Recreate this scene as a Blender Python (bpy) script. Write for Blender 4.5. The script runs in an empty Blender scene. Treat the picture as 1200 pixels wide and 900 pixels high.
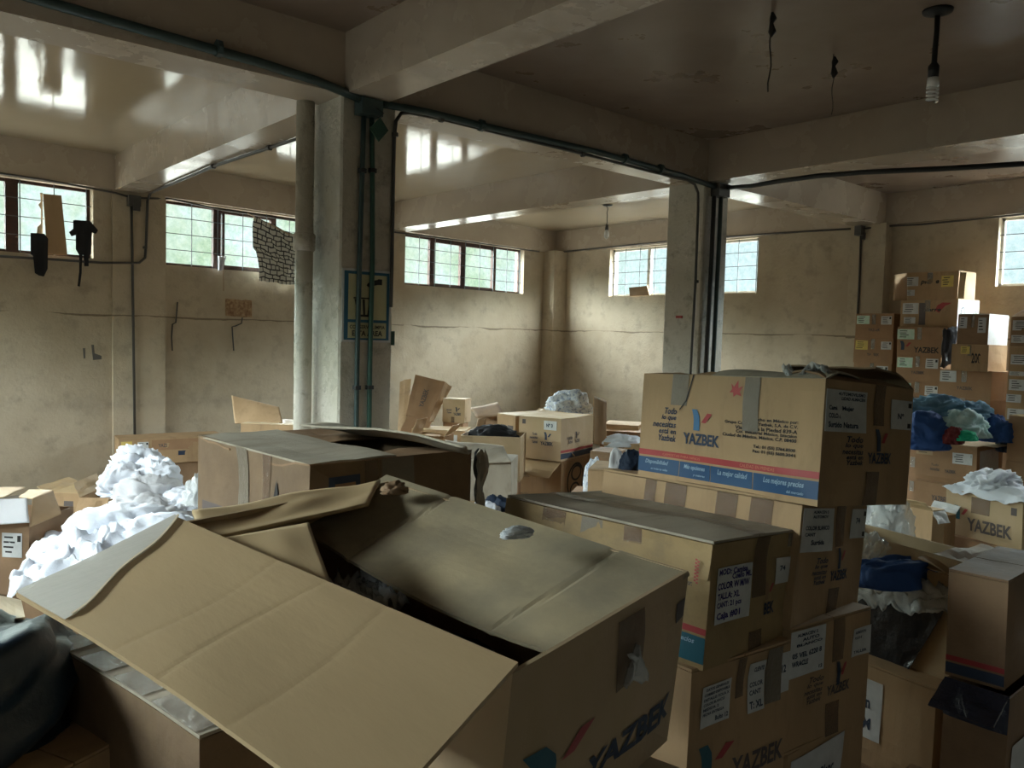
import bpy, bmesh, math, random
from mathutils import Vector, Matrix, noise
random.seed(7)
SC = bpy.context.scene
COL = SC.collection
# ------------------------------------------------------------------ camera
RR = Vector((0.75540, -0.65467, 0.02635)).normalized()   # right
W_, H_, FPX = 1200, 900, 948.07
yaw, pit, rol = math.radians(40.9487), math.radians(3.4485), math.radians(-1.5101)
fw = Vector((math.sin(yaw)*math.cos(pit), math.cos(yaw)*math.cos(pit), -math.sin(pit)))
r0 = Vector((math.cos(yaw), -math.sin(yaw), 0)); d0 = fw.cross(r0)
RR = math.cos(rol)*r0 + math.sin(rol)*d0
DD = -math.sin(rol)*r0 + math.cos(rol)*d0
CAM = Vector((0, 0, 1.7))
cd = bpy.data.cameras.new('camera'); cam = bpy.data.objects.new('camera', cd); COL.objects.link(cam)
M3 = Matrix((RR, -DD, -fw)).transposed()
cam.matrix_world = Matrix.Translation(CAM) @ M3.to_4x4()
cd.sensor_width = 36.0; cd.lens = FPX/1200*36.0; cd.clip_start = 0.05; cd.clip_end = 200
SC.camera = cam
def ray(px, py): return (RR*((px-600)/FPX) + DD*((py-450)/FPX) + fw)
def at(px, py, d): return CAM + ray(px, py)*d
def onx(px, py, x): r = ray(px, py); return CAM + r*(x/r.x)
def ony(px, py, y): r = ray(px, py); return CAM + r*(y/r.y)
def onz(px, py, z): r = ray(px, py); return CAM + r*((z-1.7)/r.z)
# ------------------------------------------------------------------ view + world
vs = SC.view_settings
vs.view_transform = 'Standard'; vs.look = 'None'; vs.gamma = 1; vs.exposure = 0.52
vs.use_curve_mapping = False
SC.cycles.use_denoising = True
SC.cycles.max_bounces = 9; SC.cycles.diffuse_bounces = 5; SC.cycles.glossy_bounces = 4
SC.cycles.transparent_max_bounces = 12
SC.cycles.sample_clamp_indirect = 6.0
wd = bpy.data.worlds.new('sky'); SC.world = wd; wd.use_nodes = True
SKY, GROUND, BAND = 58.0, 2.8, 0.85
def build_world():
    nt = wd.node_tree; N = nt.nodes; L = nt.links
    N.clear()
    out = N.new('ShaderNodeOutputWorld'); bg = N.new('ShaderNodeBackground'); L.new(bg.outputs[0], out.inputs[0])
    tc = N.new('ShaderNodeTexCoord'); sep = N.new('ShaderNodeSeparateXYZ'); L.new(tc.outputs['Generated'], sep.inputs[0])
    def mr(a, b, lo, hi, src):
        m = N.new('ShaderNodeMapRange'); m.inputs[1].default_value = a; m.inputs[2].default_value = b
        m.inputs[3].default_value = lo; m.inputs[4].default_value = hi; L.new(src, m.inputs[0]); return m.outputs[0]
    def math_(op, a, b):
        m = N.new('ShaderNodeMath'); m.operation = op
        for i, v in enumerate((a, b)):
            if isinstance(v, (int, float)): m.inputs[i].default_value = v
            else: L.new(v, m.inputs[i])
        return m.outputs[0]
    z = sep.outputs[2]
    sky = mr(0.155, 0.33, 0, SKY, z); gr = mr(-0.03, -0.10, 0, GROUND, z)
    band = N.new('ShaderNodeValue'); band.outputs[0].default_value = BAND
    st = math_('ADD', math_('ADD', sky, gr), band.outputs[0])
    # distant trees and houses seen as soft blotches low over the horizon
    n1 = N.new('ShaderNodeTexNoise'); n1.inputs['Scale'].default_value = 26; n1.inputs['Detail'].default_value = 6
    L.new(tc.outputs['Generated'], n1.inputs['Vector'])
    cr = N.new('ShaderNodeValToRGB'); e = cr.color_ramp
    e.elements[0].position = 0.34; e.elements[0].color = (0.60, 0.76, 0.54, 1)
    e.elements[1].position = 0.60; e.elements[1].color = (0.86, 1.0, 0.97, 1)
    x = e.elements.new(0.46); x.color = (0.80, 0.92, 0.78, 1)
    L.new(n1.outputs[0], cr.inputs[0])
    # towards +x the view is open and pale blue
    fx = mr(0.62, 0.80, 0, 1, sep.outputs[0])
    mx = N.new('ShaderNodeMix'); mx.data_type = 'RGBA'; L.new(fx, mx.inputs[0]); L.new(cr.outputs[0], mx.inputs[6])
    mx.inputs[7].default_value = (0.80, 0.95, 1.0, 1)
    up = mr(0.18, 0.3, 0, 1, z)
    my = N.new('ShaderNodeMix'); my.data_type = 'RGBA'; L.new(up, my.inputs[0]); L.new(mx.outputs[2], my.inputs[6])
    my.inputs[7].default_value = (0.96, 0.98, 1.0, 1)
    dn = mr(-0.025, -0.06, 0, 1, z)
    mz = N.new('ShaderNodeMix'); mz.data_type = 'RGBA'; L.new(dn, mz.inputs[0]); L.new(my.outputs[2], mz.inputs[6])
    mz.inputs[7].default_value = (1.0, 0.96, 0.88, 1)
    L.new(mz.outputs[2], bg.inputs[0]); L.new(st, bg.inputs[1])
build_world()
# ------------------------------------------------------------------ materials
def mat(name, col, rough=0.8, spec=0.4, metal=0.0, var=None, vscale=3.0, vlo=0.35, vhi=0.65, bump=0.0, bscale=20.0,
        stretch=(1, 1, 1), var2=None, v2scale=12.0, trans=0.0, alpha=1.0, coat=0.0, rvar=None):
    m = bpy.data.materials.new(name); m.use_nodes = True; nt = m.node_tree; N = nt.nodes; L = nt.links
    p = N['Principled BSDF']; p.inputs['Roughness'].default_value = rough; p.inputs['Metallic'].default_value = metal
    p.inputs['Specular IOR Level'].default_value = spec; p.inputs['Coat Weight'].default_value = coat
    p.inputs['Base Color'].default_value = (*col, 1)
    geo = N.new('ShaderNodeNewGeometry'); mp = N.new('ShaderNodeMapping'); mp.inputs['Scale'].default_value = stretch
    L.new(geo.outputs['Position'], mp.inputs['Vector'])
    def nz(s, det=5, rough_=0.6):
        n = N.new('ShaderNodeTexNoise'); n.inputs['Scale'].default_value = s; n.inputs['Detail'].default_value = det
        n.inputs['Roughness'].default_value = rough_; L.new(mp.outputs[0], n.inputs['Vector']); return n.outputs[0]
    def mixc(f, a, b):
        x = N.new('ShaderNodeMix'); x.data_type = 'RGBA'; L.new(f, x.inputs[0])
        for i, v in ((6, a), (7, b)):
            if isinstance(v, tuple): x.inputs[i].default_value = (*v, 1)
            else: L.new(v, x.inputs[i])
        return x.outputs[2]
    def rng(src, a, b, lo=0, hi=1):
        r = N.new('ShaderNodeMapRange'); r.inputs[1].default_value = a; r.inputs[2].default_value = b
        r.inputs[3].default_value = lo; r.inputs[4].default_value = hi; L.new(src, r.inputs[0]); return r.outputs[0]
    c = None
    if var:
        c = mixc(rng(nz(vscale), vlo, vhi), col, var)
    if var2:
        c = mixc(rng(nz(v2scale, 8, 0.7), 0.52, 0.75), c if c else col, var2)
    if c: L.new(c, p.inputs['Base Color'])
    if rvar:
        L.new(rng(nz(vscale*2), 0.35, 0.65, rvar[0], rvar[1]), p.inputs['Roughness'])
    if bump:
        b = N.new('ShaderNodeBump'); b.inputs['Strength'].default_value = bump; b.inputs['Distance'].default_value = 0.02
        L.new(nz(bscale, 6), b.inputs['Height']); L.new(b.outputs[0], p.inputs['Normal'])
    if alpha < 1:
        p.inputs['Alpha'].default_value = alpha
    if trans: p.inputs['Transmission Weight'].default_value = trans
    return m, nt, p, c
def wall_mat():
    m, nt, p, c = mat('plaster', (0.48, 0.405, 0.305), 0.75, 0.35, var=(0.385, 0.315, 0.225), vscale=1.3, var2=(0.30, 0.255, 0.19), v2scale=5,
                      bump=0.35, bscale=26)
    N = nt.nodes; L = nt.links
    geo = N.new('ShaderNodeNewGeometry'); sep = N.new('ShaderNodeSeparateXYZ'); L.new(geo.outputs['Position'], sep.inputs[0])
    n = N.new('ShaderNodeTexNoise'); n.inputs['Scale'].default_value = 1.6; n.inputs['Detail'].default_value = 6; L.new(geo.outputs['Position'], n.inputs['Vector'])
    def M_(op, a, b=0.0):
        x = N.new('ShaderNodeMath'); x.operation = op
        for i, v in enumerate((a, b)):
            if isinstance(v, (int, float)): x.inputs[i].default_value = v
            else: L.new(v, x.inputs[i])
        return x.outputs[0]
    zz = M_('ADD', sep.outputs[2], M_('MULTIPLY', M_('SUBTRACT', n.outputs[0], 0.5), 0.09))
    ln = M_('LESS_THAN', M_('ABSOLUTE', M_('SUBTRACT', zz, 1.80)), M_('MULTIPLY', M_('MAXIMUM', M_('SUBTRACT', n.outputs[0], 0.36), 0.0), 0.05))
    x = N.new('ShaderNodeMix'); x.data_type = 'RGBA'; L.new(M_('MULTIPLY', ln, 0.75), x.inputs[0]); L.new(c, x.inputs[6]); x.inputs[7].default_value = (0.12, 0.09, 0.06, 1)
    # scuffed grime band low on the wall
    n2 = N.new('ShaderNodeTexNoise'); n2.inputs['Scale'].default_value = 1.1; n2.inputs['Detail'].default_value = 9; n2.inputs['Roughness'].default_value = 0.7
    L.new(geo.outputs['Position'], n2.inputs['Vector'])
    g = N.new('ShaderNodeMapRange'); L.new(M_('SUBTRACT', M_('SUBTRACT', 0.6, M_('ABSOLUTE', M_('SUBTRACT', sep.outputs[2], 0.85))), M_('MULTIPLY', n2.outputs[0], 0.8)), g.inputs[0])
    g.inputs[1].default_value = 0.12; g.inputs[2].default_value = 0.4; g.inputs[4].default_value = 0.5
    y = N.new('ShaderNodeMix'); y.data_type = 'RGBA'; L.new(g.outputs[0], y.inputs[0]); L.new(x.outputs[2], y.inputs[6]); y.inputs[7].default_value = (0.17, 0.15, 0.13, 1)
    L.new(y.outputs[2], p.inputs['Base Color'])
    return m
MT = {}
MT['wall'] = wall_mat()
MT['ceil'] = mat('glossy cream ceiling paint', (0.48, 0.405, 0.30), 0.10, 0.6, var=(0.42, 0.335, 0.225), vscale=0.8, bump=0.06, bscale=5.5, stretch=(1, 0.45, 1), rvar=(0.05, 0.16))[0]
MT['ceil_near'] = mat('shade browned ceiling paint', (0.25, 0.185, 0.14), 0.30, 0.4, var=(0.20, 0.15, 0.115), vscale=0.8, bump=0.05, bscale=6, rvar=(0.25, 0.4))[0]  # shade of the near bays put into a darker ceiling colour
MT['beam'] = mat('cream beam paint', (0.47, 0.395, 0.315), 0.22, 0.5, var=(0.40, 0.33, 0.255), vscale=1.2, bump=0.08, bscale=9, rvar=(0.15, 0.34))[0]
MT['pillar'] = mat('chipped pillar paint', (0.56, 0.52, 0.455), 0.33, 0.5, var=(0.46, 0.43, 0.35), vscale=2.5, var2=(0.25, 0.22, 0.17), v2scale=9, bump=0.35, bscale=40, rvar=(0.2, 0.45))[0]
MT['floor'] = mat('dusty concrete', (0.30, 0.27, 0.23), 0.55, 0.4, var=(0.22, 0.2, 0.17), vscale=2, bump=0.2)[0]
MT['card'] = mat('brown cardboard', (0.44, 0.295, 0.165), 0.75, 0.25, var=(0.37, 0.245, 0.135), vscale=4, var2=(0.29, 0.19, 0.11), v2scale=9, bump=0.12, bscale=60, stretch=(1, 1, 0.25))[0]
MT['card_tan'] = mat('pale tan cardboard', (0.46, 0.335, 0.215), 0.7, 0.25, var=(0.42, 0.31, 0.18), vscale=5, bump=0.12, bscale=30, stretch=(1, 1, 0.4))[0]
MT['card_in'] = mat('bare inner cardboard', (0.52, 0.38, 0.215), 0.5, 0.35, var=(0.47, 0.34, 0.19), vscale=3, bump=0.05, bscale=26, stretch=(1.5, .5, 1))[0]
MT['card_olive2'] = mat('ochre brown cardboard', (0.35, 0.245, 0.12), 0.7, 0.25, var=(0.28, 0.195, 0.095), vscale=5, var2=(0.22, 0.16, 0.09), v2scale=9, bump=0.12, bscale=40)[0]
MT['tape_blue'] = mat('dark bluish shiny tape', (0.03, 0.035, 0.06), 0.2, 0.6, bump=0.6, bscale=30)[0]
MT['tape_shine'] = mat('glare whitened glossy tape', (0.80, 0.77, 0.70), 0.22, 1.0, alpha=0.7, bump=0.12, bscale=20, stretch=(1, 3, 1))[0]  # real tape; its pale colour also carries the window glare
MT['cloth_nblue'] = mat('navy blue cotton', (0.02, 0.045, 0.12), 0.75, 0.3, bump=0.3, bscale=50)[0]
MT['card_edge'] = mat('torn pale cardboard edge', (0.62, 0.52, 0.36), 0.8, 0.2)[0]
MT['card_olive'] = mat('stained olive tan cardboard', (0.42, 0.34, 0.21), 0.65, 0.3, var=(0.25, 0.215, 0.15), vscale=4.5, var2=(0.24, 0.20, 0.14), v2scale=5, bump=0.10, bscale=14)[0]
MT['card_deep'] = mat('deep brown cardboard', (0.215, 0.145, 0.085), 0.7, 0.25, var=(0.15, 0.10, 0.06), vscale=5, bump=0.15, bscale=30)[0]
MT['card_dust'] = mat('dusty grey cardboard', (0.38, 0.335, 0.265), 0.8, 0.25, var=(0.31, 0.27, 0.21), vscale=4, var2=(0.24, 0.2, 0.15), v2scale=8, bump=0.2, bscale=30, stretch=(.5, 2, 1))[0]
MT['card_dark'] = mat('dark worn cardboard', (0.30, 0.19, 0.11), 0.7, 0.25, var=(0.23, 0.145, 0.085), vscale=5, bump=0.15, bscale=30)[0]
MT['card_far'] = mat('reddish brown cardboard', (0.36, 0.22, 0.125), 0.75, 0.2, var=(0.31, 0.185, 0.105), vscale=5)[0]
MT['tape'] = mat('brown packing tape', (0.22, 0.14, 0.09), 0.16, 0.6, alpha=0.42, bump=0.5, bscale=45)[0]
MT['tape_clear'] = mat('clear packing tape', (0.42, 0.38, 0.33), 0.12, 0.7, alpha=0.45, bump=0.9, bscale=28)[0]
MT['tape_grey'] = mat('dusty grey packing tape', (0.24, 0.20, 0.15), 0.3, 0.5, alpha=0.75, bump=0.4, bscale=60)[0]
MT['paper'] = mat('white label paper', (0.62, 0.63, 0.63), 0.6, 0.3, var=(0.52, 0.53, 0.53), vscale=15)[0]
MT['paper_g'] = mat('mint label paper', (0.45, 0.68, 0.52), 0.35, 0.4, var=(0.62, 0.72, 0.66), vscale=25)[0]
MT['paper_y'] = mat('yellow label paper', (0.72, 0.56, 0.14), 0.5, 0.3, var=(0.62, 0.48, 0.16), vscale=25)[0]
MT['ink'] = mat('dark blue ink', (0.035, 0.05, 0.085), 0.6, 0.3)[0]
MT['ink_p'] = mat('violet pen ink', (0.03, 0.02, 0.16), 0.5, 0.3)[0]
MT['ink_k'] = mat('black ink', (0.03, 0.028, 0.028), 0.6, 0.3)[0]
MT['ink_dim'] = mat('faded print', (0.11, 0.09, 0.085), 0.65, 0.3)[0]
MT['blue'] = mat('printed blue', (0.018, 0.062, 0.15), 0.45, 0.4, var=(0.022, 0.075, 0.17), vscale=9)[0]
MT['bluel'] = mat('printed logo blue', (0.045, 0.15, 0.30), 0.45, 0.4)[0]
MT['teal'] = mat('printed teal', (0.015, 0.10, 0.14), 0.45, 0.4)[0]
MT['red'] = mat('printed red', (0.40, 0.05, 0.05), 0.45, 0.4, var=(0.34, 0.04, 0.045), vscale=9)[0]
MT['stripetext'] = mat('pale stripe print', (0.30, 0.42, 0.55), 0.5, 0.3)[0]
MT['redtext'] = mat('orange stripe print', (0.62, 0.22, 0.13), 0.5, 0.3)[0]
MT['steel'] = mat('painted green conduit', (0.05, 0.078, 0.075), 0.35, 0.5, var=(0.03, 0.055, 0.055), vscale=8)[0]
MT['green'] = mat('green enamel', (0.035, 0.105, 0.07), 0.4, 0.5, var=(0.03, 0.07, 0.06), vscale=8)[0]
MT['dark'] = mat('black cable', (0.02, 0.02, 0.02), 0.5, 0.4)[0]
MT['wire'] = mat('dark grey conduit', (0.06, 0.055, 0.05), 0.45, 0.5)[0]
MT['whitebulb'] = mat('white lamp glass', (0.8, 0.8, 0.78), 0.15, 0.6)[0]
MT['framed'] = mat('rusty brown window steel', (0.035, 0.02, 0.016), 0.6, 0.3, var=(0.07, 0.03, 0.02), vscale=30)[0]
MT['framew'] = mat('white window steel', (0.72, 0.72, 0.70), 0.35, 0.5, var=(0.6, 0.58, 0.53), vscale=10)[0]
MT['grid'] = mat('dark grille bars', (0.10, 0.12, 0.13), 0.4, 0.5)[0]
MT['cloth_w'] = mat('white cotton', (0.72, 0.75, 0.82), 0.85, 0.2, bump=0.25, bscale=50)[0]
MT['cloth_g'] = mat('greyish white cotton', (0.58, 0.58, 0.60), 0.85, 0.2, bump=0.25, bscale=50)[0]
MT['cloth_navy'] = mat('navy cotton', (0.012, 0.022, 0.045), 0.7, 0.3, bump=0.3, bscale=40)[0]
MT['cloth_blue'] = mat('royal blue cotton', (0.03, 0.08, 0.25), 0.75, 0.3, bump=0.3, bscale=50)[0]
MT['cloth_denim'] = mat('faded denim blue cotton', (0.13, 0.26, 0.38), 0.8, 0.3, bump=0.3, bscale=50)[0]
MT['cloth_mint'] = mat('pale mint cotton', (0.62, 0.76, 0.76), 0.8, 0.3, var=(0.35, 0.55, 0.55), vscale=18)[0]
MT['cloth_green'] = mat('bright green cotton', (0.02, 0.36, 0.20), 0.8, 0.3)[0]
MT['cloth_red'] = mat('dark maroon cotton', (0.13, 0.02, 0.02), 0.8, 0.3)[0]
MT['cloth_k'] = mat('black cotton', (0.012, 0.012, 0.014), 0.75, 0.3)[0]
MT['print_w'] = mat('white cloth with blue print', (0.78, 0.82, 0.88), 0.7, 0.3, var=(0.35, 0.42, 0.58), vscale=38, vlo=0.52, vhi=0.6)[0]
MT['bag_k'] = mat('black plastic bag', (0.012, 0.014, 0.018), 0.28, 0.6, bump=0.5, bscale=11)[0]
MT['bag_n'] = mat('dark navy plastic bag', (0.012, 0.028, 0.05), 0.42, 0.5, bump=0.35, bscale=7)[0]
MT['plastic'] = mat('clear crumpled plastic', (0.75, 0.78, 0.78), 0.12, 0.8, alpha=0.42, bump=0.8, bscale=22)[0]
MT['plastic_w'] = mat('milky white plastic', (0.55, 0.58, 0.6), 0.25, 0.6, alpha=0.8, bump=0.6, bscale=18)[0]
MT['signy'] = mat('aged cream sign face', (0.50, 0.48, 0.30), 0.5, 0.4, var=(0.42, 0.42, 0.26), vscale=8)[0]
MT['signb'] = mat('sign blue border', (0.03, 0.12, 0.20), 0.5, 0.4)[0]
MT['rust'] = mat('rusty stained plaster patch', (0.40, 0.28, 0.17), 0.85, 0.2, var=(0.20, 0.11, 0.06), vscale=22)[0]
MT['stain'] = mat('dark scuff', (0.12, 0.11, 0.10), 0.8, 0.2)[0]
def glass_mat():
    m = bpy.data.materials.new('textured window glass'); m.use_nodes = True; nt = m.node_tree; N = nt.nodes; L = nt.links
    N.clear(); out = N.new('ShaderNodeOutputMaterial'); t = N.new('ShaderNodeBsdfTransparent'); g = N.new('ShaderNodeBsdfGlossy')
    g.inputs['Roughness'].default_value = 0.08
    geo = N.new('ShaderNodeNewGeometry'); n = N.new('ShaderNodeTexNoise'); n.inputs['Scale'].default_value = 14; n.inputs['Detail'].default_value = 8
    n.inputs['Roughness'].default_value = 0.75
    L.new(geo.outputs['Position'], n.inputs['Vector'])
    cr = N.new('ShaderNodeValToRGB'); cr.color_ramp.elements[0].position = 0.36; cr.color_ramp.elements[1].position = 0.62
    cr.color_ramp.elements[0].color = (0.84, 0.92, 0.90, 1); cr.color_ramp.elements[1].color = (0.97, 1, 1, 1)
    L.new(n.outputs[0], cr.inputs[0]); L.new(cr.outputs[0], t.inputs[0])
    mx = N.new('ShaderNodeMixShader'); mx.inputs[0].default_value = 0.05; L.new(t.outputs[0], mx.inputs[1]); L.new(g.outputs[0], mx.inputs[2]); L.new(mx.outputs[0], out.inputs[0])
    return m
MT['glass'] = glass_mat()
def curtain_mat():
    m, nt, p, c = mat('cream curtain with maze print', (0.55, 0.55, 0.50), 0.8, 0.2)
    N = nt.nodes; L = nt.links
    uvn = N.new('ShaderNodeUVMap'); br = N.new('ShaderNodeTexBrick'); br.inputs['Scale'].default_value = 3.2; br.inputs['Mortar Size'].default_value = 0.035
    br.inputs['Color1'].default_value = (0.60, 0.60, 0.55, 1); br.inputs['Color2'].default_value = (0.54, 0.55, 0.52, 1); br.inputs['Mortar'].default_value = (0.05, 0.05, 0.055, 1)
    br.offset = 0.35; br.squash = 0.6; br.squash_frequency = 3
    L.new(uvn.outputs[0], br.inputs['Vector']); L.new(br.outputs[0], p.inputs['Base Color'])
    return m
MT['curtain'] = curtain_mat()
# ------------------------------------------------------------------ object helpers
WL = {}
def empty(name, loc, label=None, cat=None, group=None):
    o = bpy.data.objects.new(name, None); COL.objects.link(o); o.location = loc; o.empty_display_size = 0.1; WL[o] = Vector(loc)
    if label: o['label'] = label
    if cat: o['category'] = cat
    if group: o['group'] = group
    return o
def mobj(name, vs_, fs, m, parent=None, smooth=False, uvs=None):
    org = WL[parent] if parent else Vector((0, 0, 0))
    me = bpy.data.meshes.new(name)
    if parent is None and len(vs_):
        a = Vector((sum(v[0] for v in vs_)/len(vs_), sum(v[1] for v in vs_)/len(vs_), min(v[2] for v in vs_)))
        org = a
    me.from_pydata([tuple(Vector(v)-org) for v in vs_], [], fs)
    me.materials.append(MT[m] if isinstance(m, str) else m)
    if smooth: me.polygons.foreach_set('use_smooth', [True]*len(me.polygons))
    if uvs:
        ul = me.uv_layers.new(name='UVMap')
        for lp in me.loops: ul.data[lp.index].uv = uvs[lp.vertex_index]
    me.update()
    o = bpy.data.objects.new(name, me); COL.objects.link(o)
    if parent: o.parent = parent
    else: o.location = org
    WL[o] = org
    return o
def tag(o, label, cat, group=None, kind=None):
    if label: o['label'] = label
    if cat: o['category'] = cat
    if group: o['group'] = group
    if kind: o['kind'] = kind
    return o
def struct(o, label=None): o['kind'] = 'structure'; 
class MB:
    def __init__(s): s.v = []; s.f = []
    def add(s, v, f):
        b = len(s.v); s.v += [Vector(x) for x in v]; s.f += [tuple(i+b for i in q) for q in f]
    def box(s, a, b):
        x0, y0, z0 = a; x1, y1, z1 = b
        s.hexa([(x0, y0, z0), (x1, y0, z0), (x1, y1, z0), (x0, y1, z0), (x0, y0, z1), (x1, y0, z1), (x1, y1, z1), (x0, y1, z1)])
    def hexa(s, p):
        s.add(p, [(0, 3, 2, 1), (4, 5, 6, 7), (0, 1, 5, 4), (1, 2, 6, 5), (2, 3, 7, 6), (3, 0, 4, 7)])
    def bar(s, p, q, r, n=8):
        s.tube([p, q], r, n)
    def tube(s, pts, r, n=8, cap=True):
        pts = [Vector(p) for p in pts]; rs = r if isinstance(r, (list, tuple)) else [r]*len(pts)
        rings = []
        up = None
        for i, p in enumerate(pts):
            t = (pts[min(i+1, len(pts)-1)] - pts[max(i-1, 0)]).normalized()
            if up is None: up = Vector((0, 0, 1)) if abs(t.z) < .9 else Vector((1, 0, 0))
            a = t.cross(up).normalized(); b = a.cross(t).normalized(); up = b
            rings.append([p + (a*math.cos(k*2*math.pi/n) + b*math.sin(k*2*math.pi/n))*rs[i] for k in range(n)])
        v = [x for rg in rings for x in rg]; f = []
        for i in range(len(pts)-1):
            for k in range(n):
                f.append((i*n+k, i*n+(k+1) % n, (i+1)*n+(k+1) % n, (i+1)*n+k))
        if cap: f.append(tuple(range(n-1, -1, -1))); f.append(tuple(range((len(pts)-1)*n, len(pts)*n)))
        s.add(v, f)
    def slab(s, P, nu, nv, th, nrm=None):
        """P(u,v)->point ; two-sided slab of thickness th"""
        g = [[Vector(P(i/nu, j/nv)) for i in range(nu+1)] for j in range(nv+1)]
        v = []; w = nu+1
        for j in range(nv+1):
            for i in range(nu+1):
                v.append(g[j][i])
        nn = []
        for j in range(nv+1):
            for i in range(nu+1):
                if nrm is not None: nn.append(nrm); continue
                du = g[j][min(i+1, nu)]-g[j][max(i-1, 0)]; dv = g[min(j+1, nv)][i]-g[max(j-1, 0)][i]
                nn.append(du.cross(dv).normalized())
        n0 = len(v)
        v += [v[k]-nn[k]*th for k in range(n0)]
        f = []
        for j in range(nv):
            for i in range(nu):
                a = j*w+i; f.append((a, a+1, a+1+w, a+w)); f.append((n0+a, n0+a+w, n0+a+1+w, n0+a+1))
        for i in range(nu):
            f.append((i+1, i, n0+i, n0+i+1)); a = nv*w+i; f.append((a, a+1, n0+a+1, n0+a))
        for j in range(nv):
            a = j*w; f.append((a, a+w, n0+a+w, n0+a)); a = j*w+nu; f.append((a+w, a, n0+a, n0+a+w))
        s.add(v, f)
    def build(s, name, m, parent=None, smooth=False): return mobj(name, s.v, s.f, m, parent, smooth)
def bil(A, B, C, D):   # TL TR BR BL
    A, B, C, D = map(Vector, (A, B, C, D))
    return lambda u, v: (A*(1-u)+B*u)*(1-v) + (D*(1-u)+C*u)*v
_tc = {}
def text2d(s, bold=0.0, shear=0.0, align='LEFT', space=1.0, line=1.0):
    k = (s, bold, shear, align, space, line)
    if k in _tc: return _tc[k]
    c = bpy.data.curves.new('t', 'FONT'); c.body = s; c.offset = bold; c.shear = shear; c.align_x = align; c.space_character = space; c.space_line = line
    c.resolution_u = 2; c.fill_mode = 'FRONT' if False else 'BOTH'
    o = bpy.data.objects.new('t', c); COL.objects.link(o)
    bpy.context.view_layer.update()
    me = bpy.data.meshes.new_from_object(o.evaluated_get(bpy.context.evaluated_depsgraph_get()))
    v = [(p.co.x, p.co.y) for p in me.vertices]; f = [tuple(p.vertices) for p in me.polygons]
    bpy.data.objects.remove(o); bpy.data.curves.remove(c); bpy.data.meshes.remove(me)
    x0 = min(a for a, b in v); x1 = max(a for a, b in v); y0 = min(b for a, b in v); y1 = max(b for a, b in v)
    v = [((a-x0)/(x1-x0), (b-y0)/(y1-y0)) for a, b in v]
    _tc[k] = (v, f); return _tc[k]
LOGO_B = [(0, 0), (.27, 0), (.40, .30), (.42, .5), (.42, 1), (.13, 1), (.14, .55), (.10, .3)]
LOGO_R = [(.50, .60), (.78, .15), (1, .17), (.70, .62)]
HINT = {}
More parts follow.
